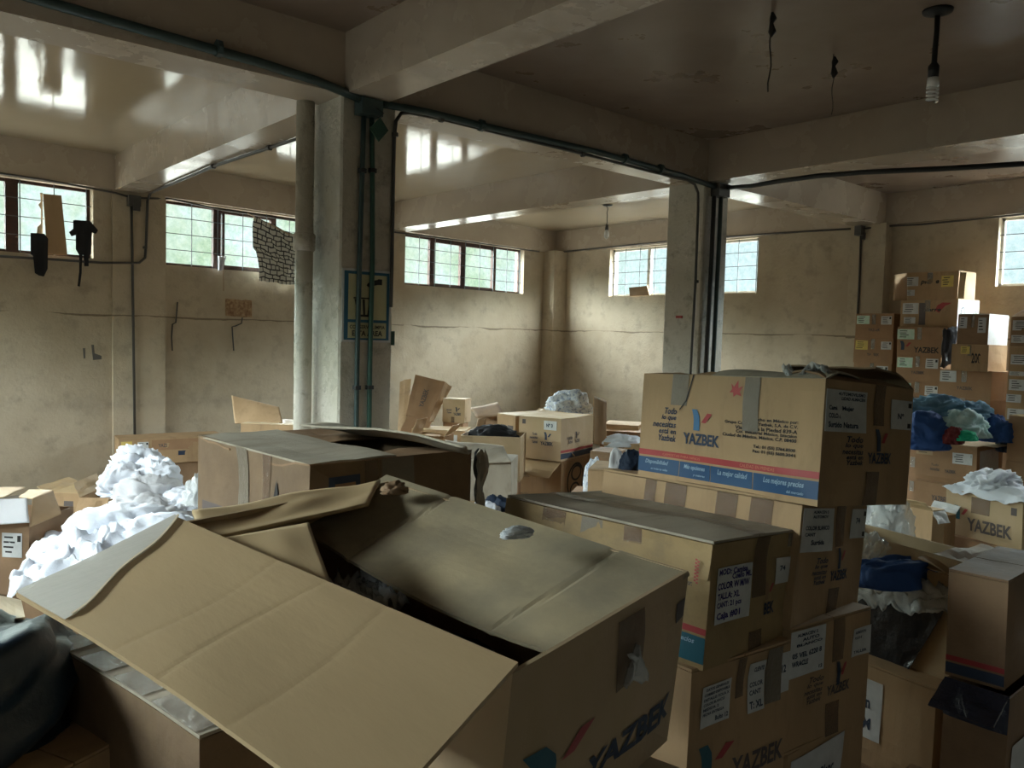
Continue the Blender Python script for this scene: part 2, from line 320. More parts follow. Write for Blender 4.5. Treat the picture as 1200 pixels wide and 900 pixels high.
class Carton:
    """cardboard carton: N = near top corner, eL/eR run to the two neighbouring corners"""
    def __init__(s, label, N, phi, a, b, h, tx=0, ty=0, seed=0, m='card', mt=None, top='closed', warp=0.006, res=6, group=None, name='cardboard_box', th=0.006, gap=0.004, cat='cardboard box', flaps=(), split=.5):
        s.seed = seed; s.w = warp; s.m = m
        eL = Vector((math.sin(phi), math.cos(phi), tx)); eR = Vector((math.cos(phi), -math.sin(phi), ty)); eU = eR.cross(eL).normalized()
        eL.normalize(); eR.normalize(); s.e = (eL, eR, eU); s.dim = (a, b, h)
        T = Vector(N); C = {}
        for k, o in (('t', 0), ('b', -h)):
            C['N'+k] = T+eU*o; C['L'+k] = T+eU*o+eL*a; C['R'+k] = T+eU*o+eR*b; C['F'+k] = T+eU*o+eL*a+eR*b
        s.C = C
        s.nrm = {'L': -eR, 'R': -eL, 'B': eR, 'A': eL, 'T': eU}
        s.fc = {'L': ('Lt', 'Nt', 'Nb', 'Lb'), 'R': ('Nt', 'Rt', 'Rb', 'Nb'), 'B': ('Rt', 'Ft', 'Fb', 'Rb'), 'A': ('Ft', 'Lt', 'Lb', 'Fb'), 'T': ('Lt', 'Ft', 'Rt', 'Nt')}
        base = (C['Nb']+C['Fb'])/2
        s.o = empty(name, base, label, cat, group)
        mb = MB()
        nt = 'closed' == top
        for q in 'LRBA':
            P = lambda u, v, q=q: s.pt(q, u, v)
            mb.slab(P, res, res, th, nrm=s.nrm[q])
        mb.slab(bil(C['Lb'], C['Fb'], C['Rb'], C['Nb']), 1, 1, -th, nrm=eU)
        s.body = mb.build('body', m, s.o, smooth=False)
        mt = mt or m
        if top == 'closed':
            f1 = MB(); f2 = MB(); g = gap/b
            f1.slab(lambda u, v: s.pt('T', u*(split-g/2), v, 0.002+th), res, res, th, nrm=eU)
            f2.slab(lambda u, v: s.pt('T', split+g/2+u*(1-split-g/2), v, 0.002+th), res, res, th, nrm=eU)
            f1.build('flap', mt, s.o); f2.build('flap', mt, s.o)
        for fl in flaps: s.flap(*fl)
    def pt(s, face, u, v, off=0.0):
        k = s.fc[face]; p = bil(*[s.C[i] for i in k])(u, v)
        n = s.nrm[face]; uu = min(max(u, 0), 1); vv = min(max(v, 0), 1)
        e = min(1, 6*min(uu, 1-uu, vv, 1-vv))
        q = p*3.1+Vector((s.seed*7.3, s.seed*1.7, ord(face[0])))
        d = noise.noise(q)*s.w*2.2*e
        d += noise.noise(q*3)*s.w*.7*e
        j = noise.noise_vector(p*2.3+Vector((s.seed*3.1, 0, 5)))*s.w*.7
        return p + j + n*(d+off)
    def flap(s, edge, width, ang, droop=0.0, m='card_in', i0=0.0, i1=1.0, skew=(0, 0), th=.005, name='flap', curl=0.0, wave=0.006):
        """flap hinged on a top edge; ang 0 = closed, 90 = upright, 180 = flat outwards, 260 = hanging down"""
        ends = {'L': ('Lt', 'Nt'), 'R': ('Nt', 'Rt'), 'B': ('Rt', 'Ft'), 'A': ('Ft', 'Lt')}[edge]
        A = s.C[ends[0]]; B = s.C[ends[1]]
        inw = -s.nrm[edge]; up = s.e[2]; al = (B-A)
        sd = s.seed+ord(edge)
        def P(u, v):
            a = math.radians(ang + curl*v)
            d = inw*math.cos(a)+up*math.sin(a)
            h = A+al*(i0+(i1-i0)*u)
            p = h + d*(width*v) + al.normalized()*((skew[0]*(1-u)+skew[1]*u)*v) - Vector((0, 0, droop*v*v))
            nn = (inw*-math.sin(a)+up*math.cos(a))
            return p + nn*(noise.noise(Vector((u*3, v*2, sd)))*wave*2.5*min(1, v*3)) + up*.002
        mb = MB(); mb.slab(P, 10, 6, th)
        return mb.build(name, m, s.o)
    def patch(s, face, u0, v0, u1, v1, m, name, off=0.0015, n=5, parent=None, th=0.0006, skew=0.0, label=None):
        mb = MB(); mb.slab(lambda u, v: s.pt(face, u0+(u1-u0)*u+skew*v, v0+(v1-v0)*v, off), n, n, th, nrm=s.nrm[face])
        o = mb.build(name, m, parent or s.o)
        if label: o['label'] = label
        return o
    def text(s, face, items, m, name='printed_text', off=0.002, parent=None):
        mb = MB()
        for it in items:
            t, u0, v0, u1, v1 = it[:5]; kw = it[5] if len(it) > 5 else {}
            v, f = text2d(t, **kw)
            mb.add([s.pt(face, u0+(u1-u0)*a, v1-(v1-v0)*b, off) for a, b in v], f)
        return mb.build(name, m, parent or s.o)
    def poly(s, face, polys, m, name, off=0.002, parent=None):
        mb = MB()
        for p in polys: mb.add([s.pt(face, a, b, off) for a, b in p], [tuple(range(len(p)))])
        return mb.build(name, m, parent or s.o)
    def logo(s, face, u0, v0, u1, v1, mb_='bluel', mr_='red', off=0.002):
        f = lambda pl: [(u0+(u1-u0)*a, v0+(v1-v0)*b) for a, b in pl]
        o = s.poly(face, [f(LOGO_B)], mb_, 'printed_logo', off)
        s.poly(face, [f(LOGO_R)], mr_, 'logo_stroke', off, parent=o)
    def side(s, face='R', dim='ink', tape=True):
        """the small print every short side carries"""
        s.text(face, [('Todo', .26, .44, .42, .49, dict(bold=.02, shear=.25)), ('lo que', .24, .495, .42, .54, dict(bold=.02, shear=.25)),
                      ('necesitas', .21, .545, .42, .585, dict(bold=.02, shear=.25)), ('está en', .25, .59, .42, .625, dict(bold=.02, shear=.25)),
                      ('Yazbek', .25, .63, .42, .67, dict(bold=.02, shear=.25)), ('YAZBEK', .475, .565, .765, .655, dict(bold=.03))], dim)
        s.logo(face, .56, .37, .705, .555, dim)
        if tape: s.patch(face, .50, .0, .64, .36, 'tape', 'tape', .003); s.patch(face, .48, .72, .64, 1.0, 'tape', 'tape', .003)
    def label(s, face, u0, v0, u1, v1, lines, m='paper', ink='ink', skew=0.0, off=.0035, name='shipping_label', bar=False, lab=None):
        o = s.patch(face, u0, v0, u1, v1, m, name, off, 4, skew=skew, label=lab)
        if lines:
            items = []
            for t, a, b, c, d in [l[:5] for l in lines]:
                items.append((t, u0+(u1-u0)*a, v0+(v1-v0)*b, u0+(u1-u0)*c, v0+(v1-v0)*d, dict(bold=.035 if m == 'paper' else .01)))
            s.text(face, items, ink, 'writing', off+.001, parent=o)
        if bar:
            q = []
            for a, b, c, d in ((.80, .08, .96, .24), (.80, .78, .96, .94)):
                q.append([(u0+(u1-u0)*a, v0+(v1-v0)*b), (u0+(u1-u0)*c, v0+(v1-v0)*b), (u0+(u1-u0)*c, v0+(v1-v0)*d), (u0+(u1-u0)*a, v0+(v1-v0)*d)])
            s.poly(face, q, 'ink_k', 'printed_block', off+.001, parent=o)
        return o
def gl(c, face, u0, v0, u1, v1, seed=0, m='paper', bar=True):
    """small far-away shipping label: a few lines of grey print"""
    o = c.patch(face, u0, v0, u1, v1, m, 'shipping_label', .004, 2)
    q = []
    rr = random.Random(seed)
    for k in range(4):
        a = .08+rr.random()*.1; b = .5+rr.random()*.2; y = .14+k*.2
        q.append([(u0+(u1-u0)*x, v0+(v1-v0)*yy) for x, yy in ((a, y), (b, y), (b, y+.07), (a, y+.07))])
    if bar: q.append([(u0+(u1-u0)*x, v0+(v1-v0)*yy) for x, yy in ((.78, .1), (.95, .1), (.95, .35), (.78, .35))])
    c.poly(face, q, 'ink_k', 'writing', .005, parent=o)
def ridged(p, k=4):
    s = 0; a = 1; t = 0
    for i in range(k):
        n = 1-abs(noise.noise(p))*2.2; s += n*a; t += a; a *= .5; p = p*1.9+Vector((3.1, 1.7, 9.2))
    return s/t
def crumple(name, label, cat, c, size, m, seed=0, amp=.28, freq=2.2, group=None, sub=5, parent=None, rot=0.0, flat=.15, stretch=(1, 1, 1), oct_=3):
    """a crumpled garment: lump with folded, ridged surface; c = centre of its underside"""
    bm = bmesh.new(); bmesh.ops.create_icosphere(bm, subdivisions=sub, radius=1.0)
    sx, sy, sz = size; off = Vector((seed*5.3, seed*2.9, seed*.7)); cr, sr = math.cos(rot), math.sin(rot); V = []
    for v in bm.verts:
        p = v.co.copy(); w = noise.noise_vector(p*1.1+off)*.75
        q = Vector((p.x*stretch[0], p.y*stretch[1], p.z*stretch[2]))
        q = Vector((q.x*.55, q.y*1.5, q.z*1.3)); d = (ridged((q+w*1.2)*freq*.40+off, oct_)-.45)*amp*1.1 + noise.noise(p*1.1+off)*.25
        p = p*(1+d)
        if p.z < -flat: p.z = -flat - (p.z+flat)*.02 if False else -flat + (p.z+flat)*.06
        x, y, z = p.x*sx/2, p.y*sy/2, (p.z+flat)*sz/(1+flat)
        V.append(Vector(c)+Vector((x*cr-y*sr, x*sr+y*cr, z+.004)))
    F = [tuple(x.index for x in f.verts) for f in bm.faces]; bm.free()
    o = mobj(name, V, F, m, parent, True)
    if label: tag(o, label, cat, group)
    return o
def sheet(name, label, cat, P, m, nu=40, nv=30, amp=.02, freq=3, seed=0, group=None, parent=None, th=.002, uv=False, smooth=True):
    """thin cloth or foil following P(u,v) with folds"""
    off = Vector((seed*3.7, seed*1.3, 0))
    def Q(u, v):
        p = Vector(P(u, v)); w = Vector((u*freq, v*freq, 0))+off; w = w+noise.noise_vector(w*.8)*.6
        return p + Vector((0, 0, 1))*((ridged(w, 3)-.5)*amp) + noise.noise_vector(w*1.5)*amp*.4
    mb = MB(); mb.slab(Q, nu, nv, th)
    uvs = None
    if uv: g = [(i/nu, j/nv) for j in range(nv+1) for i in range(nu+1)]; uvs = g+g
    o = mobj(name, mb.v, mb.f, m, parent, smooth, uvs)
    if label: tag(o, label, cat, group)
    return o
# ------------------------------------------------------------------ room shell
ZS, ZC = 3.10, 3.457
X0, X1, Y0 = -2.6, 9.56, -5.0
def yf(x): return 9.05+.107*(x-1.4)            # face of the beam along the far wall
def yw(x): return yf(x)+.06
tcol = 0.2
def wall(name, p0, p1, holes, z0=0, z1=ZC, th=tcol, inv=False):
    """vertical wall from p0 to p1 (xy), holes = [(s0,s1,za,zb)] in metres along it; thickness to the left of p0->p1"""
    p0 = Vector((*p0, 0)); p1 = Vector((*p1, 0)); L = (p1-p0).length; t = (p1-p0)/L; n = Vector((-t.y, t.x, 0))*th
    mb = MB()
    def blk(a, b, za, zb):
        if b-a < 1e-4 or zb-za < 1e-4: return
        A = p0+t*a; B = p0+t*b
        mb.hexa([(A.x, A.y, za), (B.x, B.y, za), (B.x+n.x, B.y+n.y, za), (A.x+n.x, A.y+n.y, za), (A.x, A.y, zb), (B.x, B.y, zb), (B.x+n.x, B.y+n.y, zb), (A.x+n.x, A.y+n.y, zb)])
    s = 0
    for a, b, za, zb in sorted(holes):
        blk(s, a, z0, z1); blk(a, b, z0, za); blk(a, b, zb, z1); s = b
    blk(s, L, z0, z1)
    o = mb.build(name, 'wall'); struct(o); return o, (p0, t, n)
ZW0, ZW1 = 2.375, 3.085
PA0 = Vector((X0, yw(X0), 0)); PA1 = Vector((X1, yw(X1), 0)); tA = (PA1-PA0).normalized()
def sA(x): return (x-X0)/tA.x
winA = [(-2.3, -0.95), (-0.55, 2.22), (2.97, 5.50), (6.31, 8.78)]
wall('wall_back', (X0, yw(X0)), (X1, yw(X1)), [(sA(a), sA(b), ZW0, ZW1) for a, b in winA])
winB = [(8.74, 6.09), (3.20, 0.6)]
LB = yw(X1)
wall('wall_right', (X1, yw(X1)), (X1, Y0), [(LB-a, LB-b, ZW0-.02, ZW1) for a, b in winB])
wall('wall_left', (X0, Y0), (X0, yw(X0)), [(1.6, 2.05, ZW0, ZW1), (7.1, 9.1, ZW0, ZW1), (9.9, 13.2, ZW0, ZW1)])  # openings for unseen windows, added to bring in fill light
wall('wall_front', (X1, Y0), (X0, Y0), [])
mb = MB(); mb.box((X0-.3, Y0-.3, -.1), (X1+.3, 10.3, 0)); struct(mb.build('floor', 'floor'))
tn = [0]
BY0, BY1 = 4.37, 4.70
mb = MB(); mb.box((X0-.3, BY0+.1, ZC), (X1+.3, 10.3, ZC+.2)); struct(mb.build('ceiling', 'ceil'))
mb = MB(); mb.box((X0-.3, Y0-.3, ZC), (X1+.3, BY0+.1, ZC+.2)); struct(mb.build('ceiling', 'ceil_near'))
def trim(build, m='beam'):
    tn[0] += 1; mb = MB(); build(mb); o = mb.build('trim_%d' % tn[0], m); struct(o); return o
BY0, BY1 = 4.37, 4.70
trim(lambda b: b.box((X0, BY0, ZS), (6.02, BY1, ZC+.02)))
trim(lambda b: b.box((6.02, BY0+.01, ZS), (X1, BY1+.02, ZC+.02)))
trim(lambda b: b.box((2.42, Y0, ZS+.001), (2.70, BY0, ZC+.02)))
trim(lambda b: b.hexa([(2.42, BY1, ZS+.001), (2.70, BY1, ZS+.001), (2.70, yf(2.7)+.03, ZS+.001), (2.42, yf(2.42)+.03, ZS+.001), (2.42, BY1, ZC+.02), (2.70, BY1, ZC+.02), (2.70, yf(2.7)+.03, ZC+.02), (2.42, yf(2.42)+.03, ZC+.02)]))
trim(lambda b: b.box((6.02, Y0, ZS+.001), (6.42, BY0, ZC+.02)))
trim(lambda b: b.hexa([(6.02, BY1, ZS+.001), (6.32, BY1, ZS+.001), (6.32, yf(6.3)+.03, ZS+.001), (6.02, yf(6.02)+.03, ZS+.001), (6.02, BY1, ZC+.02), (6.32, BY1, ZC+.02), (6.32, yf(6.3)+.03, ZC+.02), (6.02, yf(6.02)+.03, ZC+.02)]))
trim(lambda b: b.box((-1.2, Y0, ZS+.001), (-.9, yf(-1), ZC+.02)))
trim(lambda b: b.box((X0, -.95, ZS), (X1, -.62, ZC+.02)))
trim(lambda b: b.hexa([(X0, yf(X0), ZS), (X1, yf(X1), ZS), (X1, yf(X1)+.12, ZS), (X0, yf(X0)+.12, ZS), (X0, yf(X0), ZC+.02), (X1, yf(X1), ZC+.02), (X1, yf(X1)+.12, ZC+.02), (X0, yf(X0)+.12, ZC+.02)]))
trim(lambda b: b.box((9.5, Y0, ZS), (9.62, yf(9.5)+.05, ZC+.02)))
def pillar(x0, y0, x1, y1, bev=.012):
    def f(b):
        n = 14; c = [(x0+bev, y0), (x1-bev, y0), (x1, y0+bev), (x1, y1-bev), (x1-bev, y1), (x0+bev, y1), (x0, y1-bev), (x0, y0+bev)]
        v = []; z = [i*ZS/n for i in range(n+1)]
        for zz in z:
            for (x, y) in c:
                j = noise.noise_vector(Vector((x*3, y*3, zz*1.5)))*.004; v.append((x+j.x, y+j.y, zz if zz < ZS-.01 else ZS+.01))
        fs = []
        for i in range(n):
            for k in range(8): fs.append((i*8+k, i*8+(k+1) % 8, (i+1)*8+(k+1) % 8, (i+1)*8+k))
        b.add(v, fs)
    return trim(f, 'pillar')
pillar(2.42, 4.40, 2.80, 4.79)
pillar(6.00, 4.38, 6.36, 4.79)
pillar(-1.22, 4.40, -.84, 4.79)
# pilasters against the walls
trim(lambda b: b.box((2.40, yf(2.6)+.0, 0), (2.93, yf(2.6)+.2, ZS+.01)), 'wall')
trim(lambda b: b.box((6.02, yf(6.2)+.0, 0), (6.27, yf(6.2)+.2, ZS+.01)), 'wall')
trim(lambda b: b.box((9.39, 4.32, 0), (9.62, 4.74, ZS+.01)), 'wall')
trim(lambda b: b.box((9.27, yf(9.3)-.20, 0), (9.6, yf(9.3)+.2, ZS+.01)), 'wall')
# ------------------------------------------------------------------ windows
def portal(c, t, n, w, h):
    ld = bpy.data.lights.new('daylight', 'AREA'); ld.shape = 'RECTANGLE'; ld.size = w; ld.size_y = h; ld.cycles.is_portal = True
    o = bpy.data.objects.new('daylight', ld); COL.objects.link(o)
    # lamp -Z points into the room (direction -n)
    z = n.normalized(); x = Vector((0, 0, 1)).cross(z).normalized(); y = z.cross(x)
    o.matrix_world = Matrix.Translation(c) @ Matrix((x, y, z)).transposed().to_4x4()
def window(num, p0, t, n, w, z0, z1, muls, fm='framed', cols=.30, rows=4, jamb=None, thick=None):
    """p0 = lower corner on the inner wall face, t along, n outwards (unit)"""
    o = empty('window_%d' % num, p0+t*(w/2)+Vector((0, 0, z0))+n*.1); o['kind'] = 'structure'
    U = Vector((0, 0, 1)); d = .09
    def blk(b, s0, s1, za, zb, d0, d1):
        A = p0+t*s0; B = p0+t*s1
        b.hexa([A+n*d0+U*za, B+n*d0+U*za, B+n*d1+U*za, A+n*d1+U*za, A+n*d0+U*zb, B+n*d0+U*zb, B+n*d1+U*zb, A+n*d1+U*zb])
    b = MB(); k = .03
    blk(b, 0, w, z0, z0+k, d, d+.035); blk(b, 0, w, z1-k, z1, d, d+.035); blk(b, 0, k, z0, z1, d, d+.035); blk(b, w-k, w, z0, z1, d, d+.035)
    for mm in muls:
        s, ww = mm[0], mm[1]; blk(b, s-ww/2, s+ww/2, z0, z1, d-.01, d+.04)
    for mm in muls:
        if len(mm) > 2:      # inner opening sash running from this mullion to mm[2]
            s, e = mm[0], mm[2]; blk(b, s, e, z0+.02, z0+.055, d-.012, d+.04); blk(b, s, e, z1-.06, z1-.02, d-.012, d+.04)
    b.build('window_frame', fm, o)
    g = MB(); nn = max(2, round(w/cols))
    for i in range(1, rows): blk(g, 0, w, z0+(z1-z0)*i/rows-.004, z0+(z1-z0)*i/rows+.004, d-.035, d-.027)
    for i in range(1, nn+1): s = w*i/(nn+.15); blk(g, s-.004, s+.004, z0, z1, d-.043, d-.035)
    g.build('grille', 'grid', o)
    q = MB(); blk(q, k, w-k, z0+k, z1-k, d+.015, d+.019); q.build('pane', 'glass', o)
    portal(p0+t*(w/2)+U*((z0+z1)/2)+n*.17, t, n, w, z1-z0)
    return o
nA = Vector((-tA.y, tA.x, 0))
wn = 0
for (a, b), muls, fm in zip(winA, ([(.6, .05)], [(.55, .07), (1.30, .06), (2.07, .11)], [(.63, .09, 1.36), (.71, .03), (1.36, .07)], [(.58, .09, 1.20), (1.20, .10, 1.88), (1.88, .07)]), ('framed',)*4):
    wn += 1; p = PA0+tA*sA(a); window(wn, p, tA, nA, sA(b)-sA(a), ZW0, ZW1, muls, fm)
for (a, b), muls in zip(winB, ([(.73, .06), (1.75, .06)], [(1.3, .06)])):
    wn += 1; window(wn, Vector((X1, a, 0)), Vector((0, -1, 0)), Vector((1, 0, 0)), a-b, ZW0-.02, ZW1, muls, 'framew', cols=.28)
for s0, s1 in ((1.6, 2.05), (7.1, 9.1), (9.9, 13.2)):  # unseen windows added and sized to light the near cartons
    wn += 1; window(wn, Vector((X0, Y0+s0, 0)), Vector((0, 1, 0)), Vector((-1, 0, 0)), s1-s0, ZW0, ZW1, [(.12, .02)], 'framed')
# bright steel jambs / sills seen against the light
def onA(px, py, off=0.0):
    r = ray(px, py); k = .107; c = yw(0)-off
    # y = c + k x
    s = c/(r.y-k*r.x); return CAM+r*s
# ------------------------------------------------------------------ pipes, conduits, electrics
def tubeobj(name, label, cat, pts, r, m='steel', n=8, group=None, clips=(), clipm=None):
    mb = MB(); mb.tube(pts, r, n); o = mb.build(name, m, None, True); tag(o, label, cat, group)
    if clips:
        for p, dr in clips:
            c = MB(); c.tube([Vector(p)-Vector(dr)*.012, Vector(p)+Vector(dr)*.012], (r if not isinstance(r, (list, tuple)) else r[0])*1.7, n)
            c.build('clip', clipm or m, o)
    return o
YB = BY0-.028
mb = MB()
big = [ony(-40, -27, YB), ony(57, 3, YB), ony(200, 44, YB), ony(300, 72, YB), ony(372, 95, YB), ony(425, 117, YB)]
tubeobj('conduit', 'thick dark green conduit along the near beam, left of the chipped pillar', 'pipe', big, .027, clips=[(ony(256, 57, YB-.01), (1, 0, 0))])
big2 = [ony(448, 122, YB), ony(500, 131, YB), ony(560, 146, YB), ony(700, 178, YB), ony(800, 206, YB), ony(838, 219, YB)]
tubeobj('conduit', 'thick green conduit along the near beam between the two pillars', 'pipe', big2, .024, clips=[(ony(564, 147, YB-.01), (1, 0, 0)), (ony(732, 186, YB-.01), (1, 0, 0)), (ony(774, 198, YB-.01), (1, 0, 0))])
YP = 4.40-.012
thin = [ony(458, 360, YP), ony(459.5, 300, YP), ony(461, 200, YP), ony(462, 160, YP), ony(464, 142, YP), ony(470, 133, YP), ony(480, 132, YP), ony(515, 139, YB+.01), ony(600, 160, YB+.01), ony(690, 182, YB+.01), ony(790, 208, YB+.01), ony(805, 211, YB), ony(814, 216, YB-.01), ony(818, 226, YB-.02), ony(818, 245, YB-.03), ony(815, 330, YB-.03), ony(809, 440, YB-.03), ony(806, 520, YB-.03)]
tubeobj('thin_conduit', 'thin dark conduit bending off the left pillar and running down the right pillar', 'pipe', thin, .012, 'wire', clips=[(ony(463, 158, YP), (0, 0, 1)), (ony(517, 140, YB+.01), (1, 0, 0)), (ony(683, 181, YB+.01), (1, 0, 0)), (ony(816, 330, YB-.03), (0, 0, 1))])
# pillar 1 junction box with hanging lid
jb = empty('junction_box', ony(436, 136, 4.37), 'green electrical junction box with hanging square lid on the left pillar', 'junction box')
mb = MB(); A = ony(425, 113, 4.30); B = ony(449, 137, 4.30); mb.box((A.x, 4.30, B.z), (B.x, 4.395, A.z)); mb.build('box', 'steel', jb)
mb = MB(); c = ony(444, 152, 4.29); r = .065
mb.hexa([c+Vector(q) for q in ((0, -.004, -r), (r, -.004, 0), (r, .004, 0), (0, .004, -r), (-r, -.004, 0), (0, -.004, r), (0, .004, r), (-r, .004, 0))]); mb.v = []; mb.f = []
pl = [(0, -1.1), (1.0, .1), (.1, 1.15), (-1.0, -.05)]
mb.add([c+Vector((x*r, -.004, z*r)) for x, z in pl]+[c+Vector((x*r, .004, z*r)) for x, z in pl], [(0, 1, 2, 3), (7, 6, 5, 4), (0, 4, 5, 1), (1, 5, 6, 2), (2, 6, 7, 3), (3, 7, 4, 0)]); mb.build('lid', 'green', jb)
mb = MB(); w = [c+Vector((-.01, -.0, r*1.0)), c+Vector((.02, -.02, r*1.5)), c+Vector((-.02, .0, r*1.9)), c+Vector((.01, .03, r*2.2))]; mb.tube(w, .003, 5); mb.build('wire', 'dark', jb)
for px, m_, lab in ((421.5, 'steel', 'dark vertical conduit on the left pillar, left of the pair'), (436.5, 'green', 'green vertical conduit on the left pillar, right of the pair')):
    P = [ony(px+5 if px < 430 else px-1, 135, 4.375), ony(px+3 if px < 430 else px, 200, 4.375), ony(px, 300, 4.375), ony(px-3, 420, 4.375), ony(px-4, 500, 4.375), ony(px-5, 640, 4.375)]
    tubeobj('pillar_conduit', lab, 'pipe', P, .016, m_, group='conduits down the pillars', clips=[(P[1], (0, 0, 1)), (P[3]+Vector((0, 0, -.18)), (0, 0, 1))], clipm='dark')
# pillar 2
jb = empty('junction_box', Vector((6.30, 4.30, 3.0)), 'black junction box at the top corner of the right pillar', 'junction box')
mb = MB(); A = ony(841, 214, 4.31); B = ony(853, 232, 4.31); mb.box((A.x, 4.29, B.z), (B.x, 4.39, A.z)); mb.build('box', 'wire', jb)
for px, m_, lab in ((837, 'dark', 'black cable tube down the right pillar, left of the pair'), (845, 'steel', 'green conduit down the right pillar, right of the pair')):
    P = [ony(px, 230, 4.34), ony(px-3, 300, 4.34), ony(px-10, 440, 4.34), ony(px-13, 520, 4.34)]
    tubeobj('pillar_conduit', lab, 'pipe', P, .020, m_, group='conduits down the pillars')
cab = [ony(852, 220, 4.33), at(880, 218, 6.55), at(915, 212, 6.2), at(960, 206, 5.8), at(1010, 202, 5.6), at(1100, 198, 5.3), at(1200, 192, 5.1), at(1300, 186, 4.9)]
tubeobj('power_cable', 'thick black cable sagging under the beam right of the right pillar', 'cable', cab, .018, 'dark')
# standing white drain pipe left of pillar 1
pb = empty('drain_pipe', Vector((2.33, 4.68, 0)), 'cream painted drain pipe standing against the left pillar', 'pipe')
px_, py_ = 2.335, 4.70
mb = MB(); mb.tube([(px_, py_, 0.0), (px_, py_, 1.5), (px_, py_, ZS+.01)], .056, 20); mb.build('pipe', 'pillar', pb, True)
mb = MB(); zc = onx(350, 285, px_).z; mb.tube([(px_, py_, zc-.055), (px_, py_, zc-.045), (px_, py_, zc+.045), (px_, py_, zc+.055)], [.060, .069, .069, .060], 20); mb.build('collar', 'pillar', pb, True)
# conduits along the far walls
def wl(name, label, pts, r=.012, m='wire', **k): return tubeobj(name, label, 'pipe', pts, r, m, n=6, **k)
wl('wall_conduit', 'thin dark conduit along the top of the window at far left', [onA(-20, 200, .07), onA(60, 212, .07), onA(135, 226, .085), onA(152, 231, .10)], .011)
wl('wall_conduit', 'thin dark conduit over the curtained window', [onA(162, 232, .10), onA(200, 233, .07), onA(255, 245, .07), onA(340, 258, .07), onA(420, 268, .07)], .011)
wl('wall_conduit', 'thin dark conduit over the four panel window right of the left pillar', [onA(462, 272, .09), onA(540, 282, .07), onA(632, 295, .07)], .011)
XB = 9.48
wl('wall_conduit', 'thin dark conduit over the pale window by the room corner', [onx(640, 297, XB), onx(710, 290, XB), onx(780, 283, XB), onx(900, 274, XB), onx(1000, 268, XB)], .012)
wl('wall_conduit', 'thin dark conduit from the wall box to the window at far right', [onx(1012, 268, 9.36), onx(1040, 265, XB), onx(1080, 263, XB), onx(1150, 256, XB), onx(1210, 250, XB)], .012)
wl('looped_conduit', 'brown conduit crossing the left wall and bending up beside the pilaster', [onA(-20, 299, .03), onA(60, 304, .03), onA(120, 308, .04), onA(150, 308, .10), onA(163, 308, .10), onA(170, 302, .10), onA(171, 290, .10), onA(173, 235, .10), onA(176, 227, .12), onz(181, 224, 3.085), onz(250, 195, 3.085), onz(338, 166, 3.085), onz(400, 145, 3.085)], .014, clips=[(onA(170, 290, .10), (0, 0, 1)), (onz(250, 195, 3.085), (0, 1, 0)), (onz(316, 173, 3.085), (0, 1, 0))])
for nm, P, lab in (('pilaster_conduit', [onA(154, 240, .09), onA(155, 300, .09), onA(158, 515, .09)], 'straight vertical conduit down the pilaster on the left wall'),
                   ('pilaster_conduit', [onx(1009, 275, 9.375), onx(1007, 330, 9.375), onx(1003, 400, 9.375)], 'straight vertical conduit down the pilaster on the right wall')):
    wl(nm, lab, P, .014)
for c, lab in ((onA(157, 235, .12), 'grey junction box on the left wall pilaster under the beam'), (onx(1008, 270, 9.35), 'dark junction box on the right wall pilaster under the beam')):
    j = empty('junction_box', c, lab, 'junction box')
    mb = MB(); mb.box((c.x-.06, c.y-.04, c.z-.06), (c.x+.06, c.y+.04, c.z+.05)); mb.build('box', 'wire', j)
    mb = MB(); mb.box((c.x-.02, c.y-.05, c.z-.11), (c.x+.05, c.y-.03, c.z-.03)); mb.build('lid', 'wire', j)
# lamps
lp = empty('ceiling_lamp', onz(1099, 12, ZC), 'spiral bulb on a dark stem hanging at upper right', 'ceiling lamp')
c = WL[lp]
mb = MB(); mb.tube([c+Vector((0, 0, .0)), c-Vector((0, 0, .012)), c-Vector((0, 0, .03))], [.075, .072, .02], 20); mb.build('ceiling_plate', 'dark', lp, True)
mb = MB(); mb.tube([c+Vector((.0, 0, -.02)), c+Vector((.003, 0, -.10)), c+Vector((-.006, 0, -.2)), c+Vector((-.008, 0, -.27)), c+Vector((-.01, 0, -.29)), c+Vector((-.01, 0, -.35))], [.014, .013, .014, .014, .028, .026], 12); mb.build('stem', 'dark', lp, True)
mb = MB(); e = c+Vector((-.01, 0, -.35)); mb.tube([e, e-Vector((0, 0, .045))], [.028, .03], 16); sp = [e+Vector((math.cos(t*.55)*.026, math.sin(t*.55)*.026, -.045-.0017*t)) for t in range(46)]; mb.tube(sp, .0065, 8); mb.build('spiral_bulb', 'whitebulb', lp, True)
lp = empty('ceiling_lamp', onz(712, 240, ZC), 'small bare bulb on a twisted wire near the room corner', 'ceiling lamp')
c = WL[lp]
mb = MB(); mb.tube([c, c-Vector((0, 0, .02))], [.07, .05], 14); mb.build('ceiling_plate', 'dark', lp, True)
mb = MB(); mb.tube([c+Vector((.01*math.sin(k*2), .008*math.cos(k*1.7), -.02-k*.03)) for k in range(9)], .006, 6); mb.build('wire', 'dark', lp, True)
mb = MB(); e = c-Vector((0, 0, .26)); mb.tube([e, e-Vector((0, 0, .07))], [.018, .026], 12); mb.build('socket', 'dark', lp, True)
mb = MB(); e = c-Vector((0, 0, .33)); mb.tube([e, e-Vector((0, 0, .04)), e-Vector((0, 0, .09)), e-Vector((0, 0, .12))], [.02, .036, .034, .01], 14); mb.build('bulb', 'plastic', lp, True)
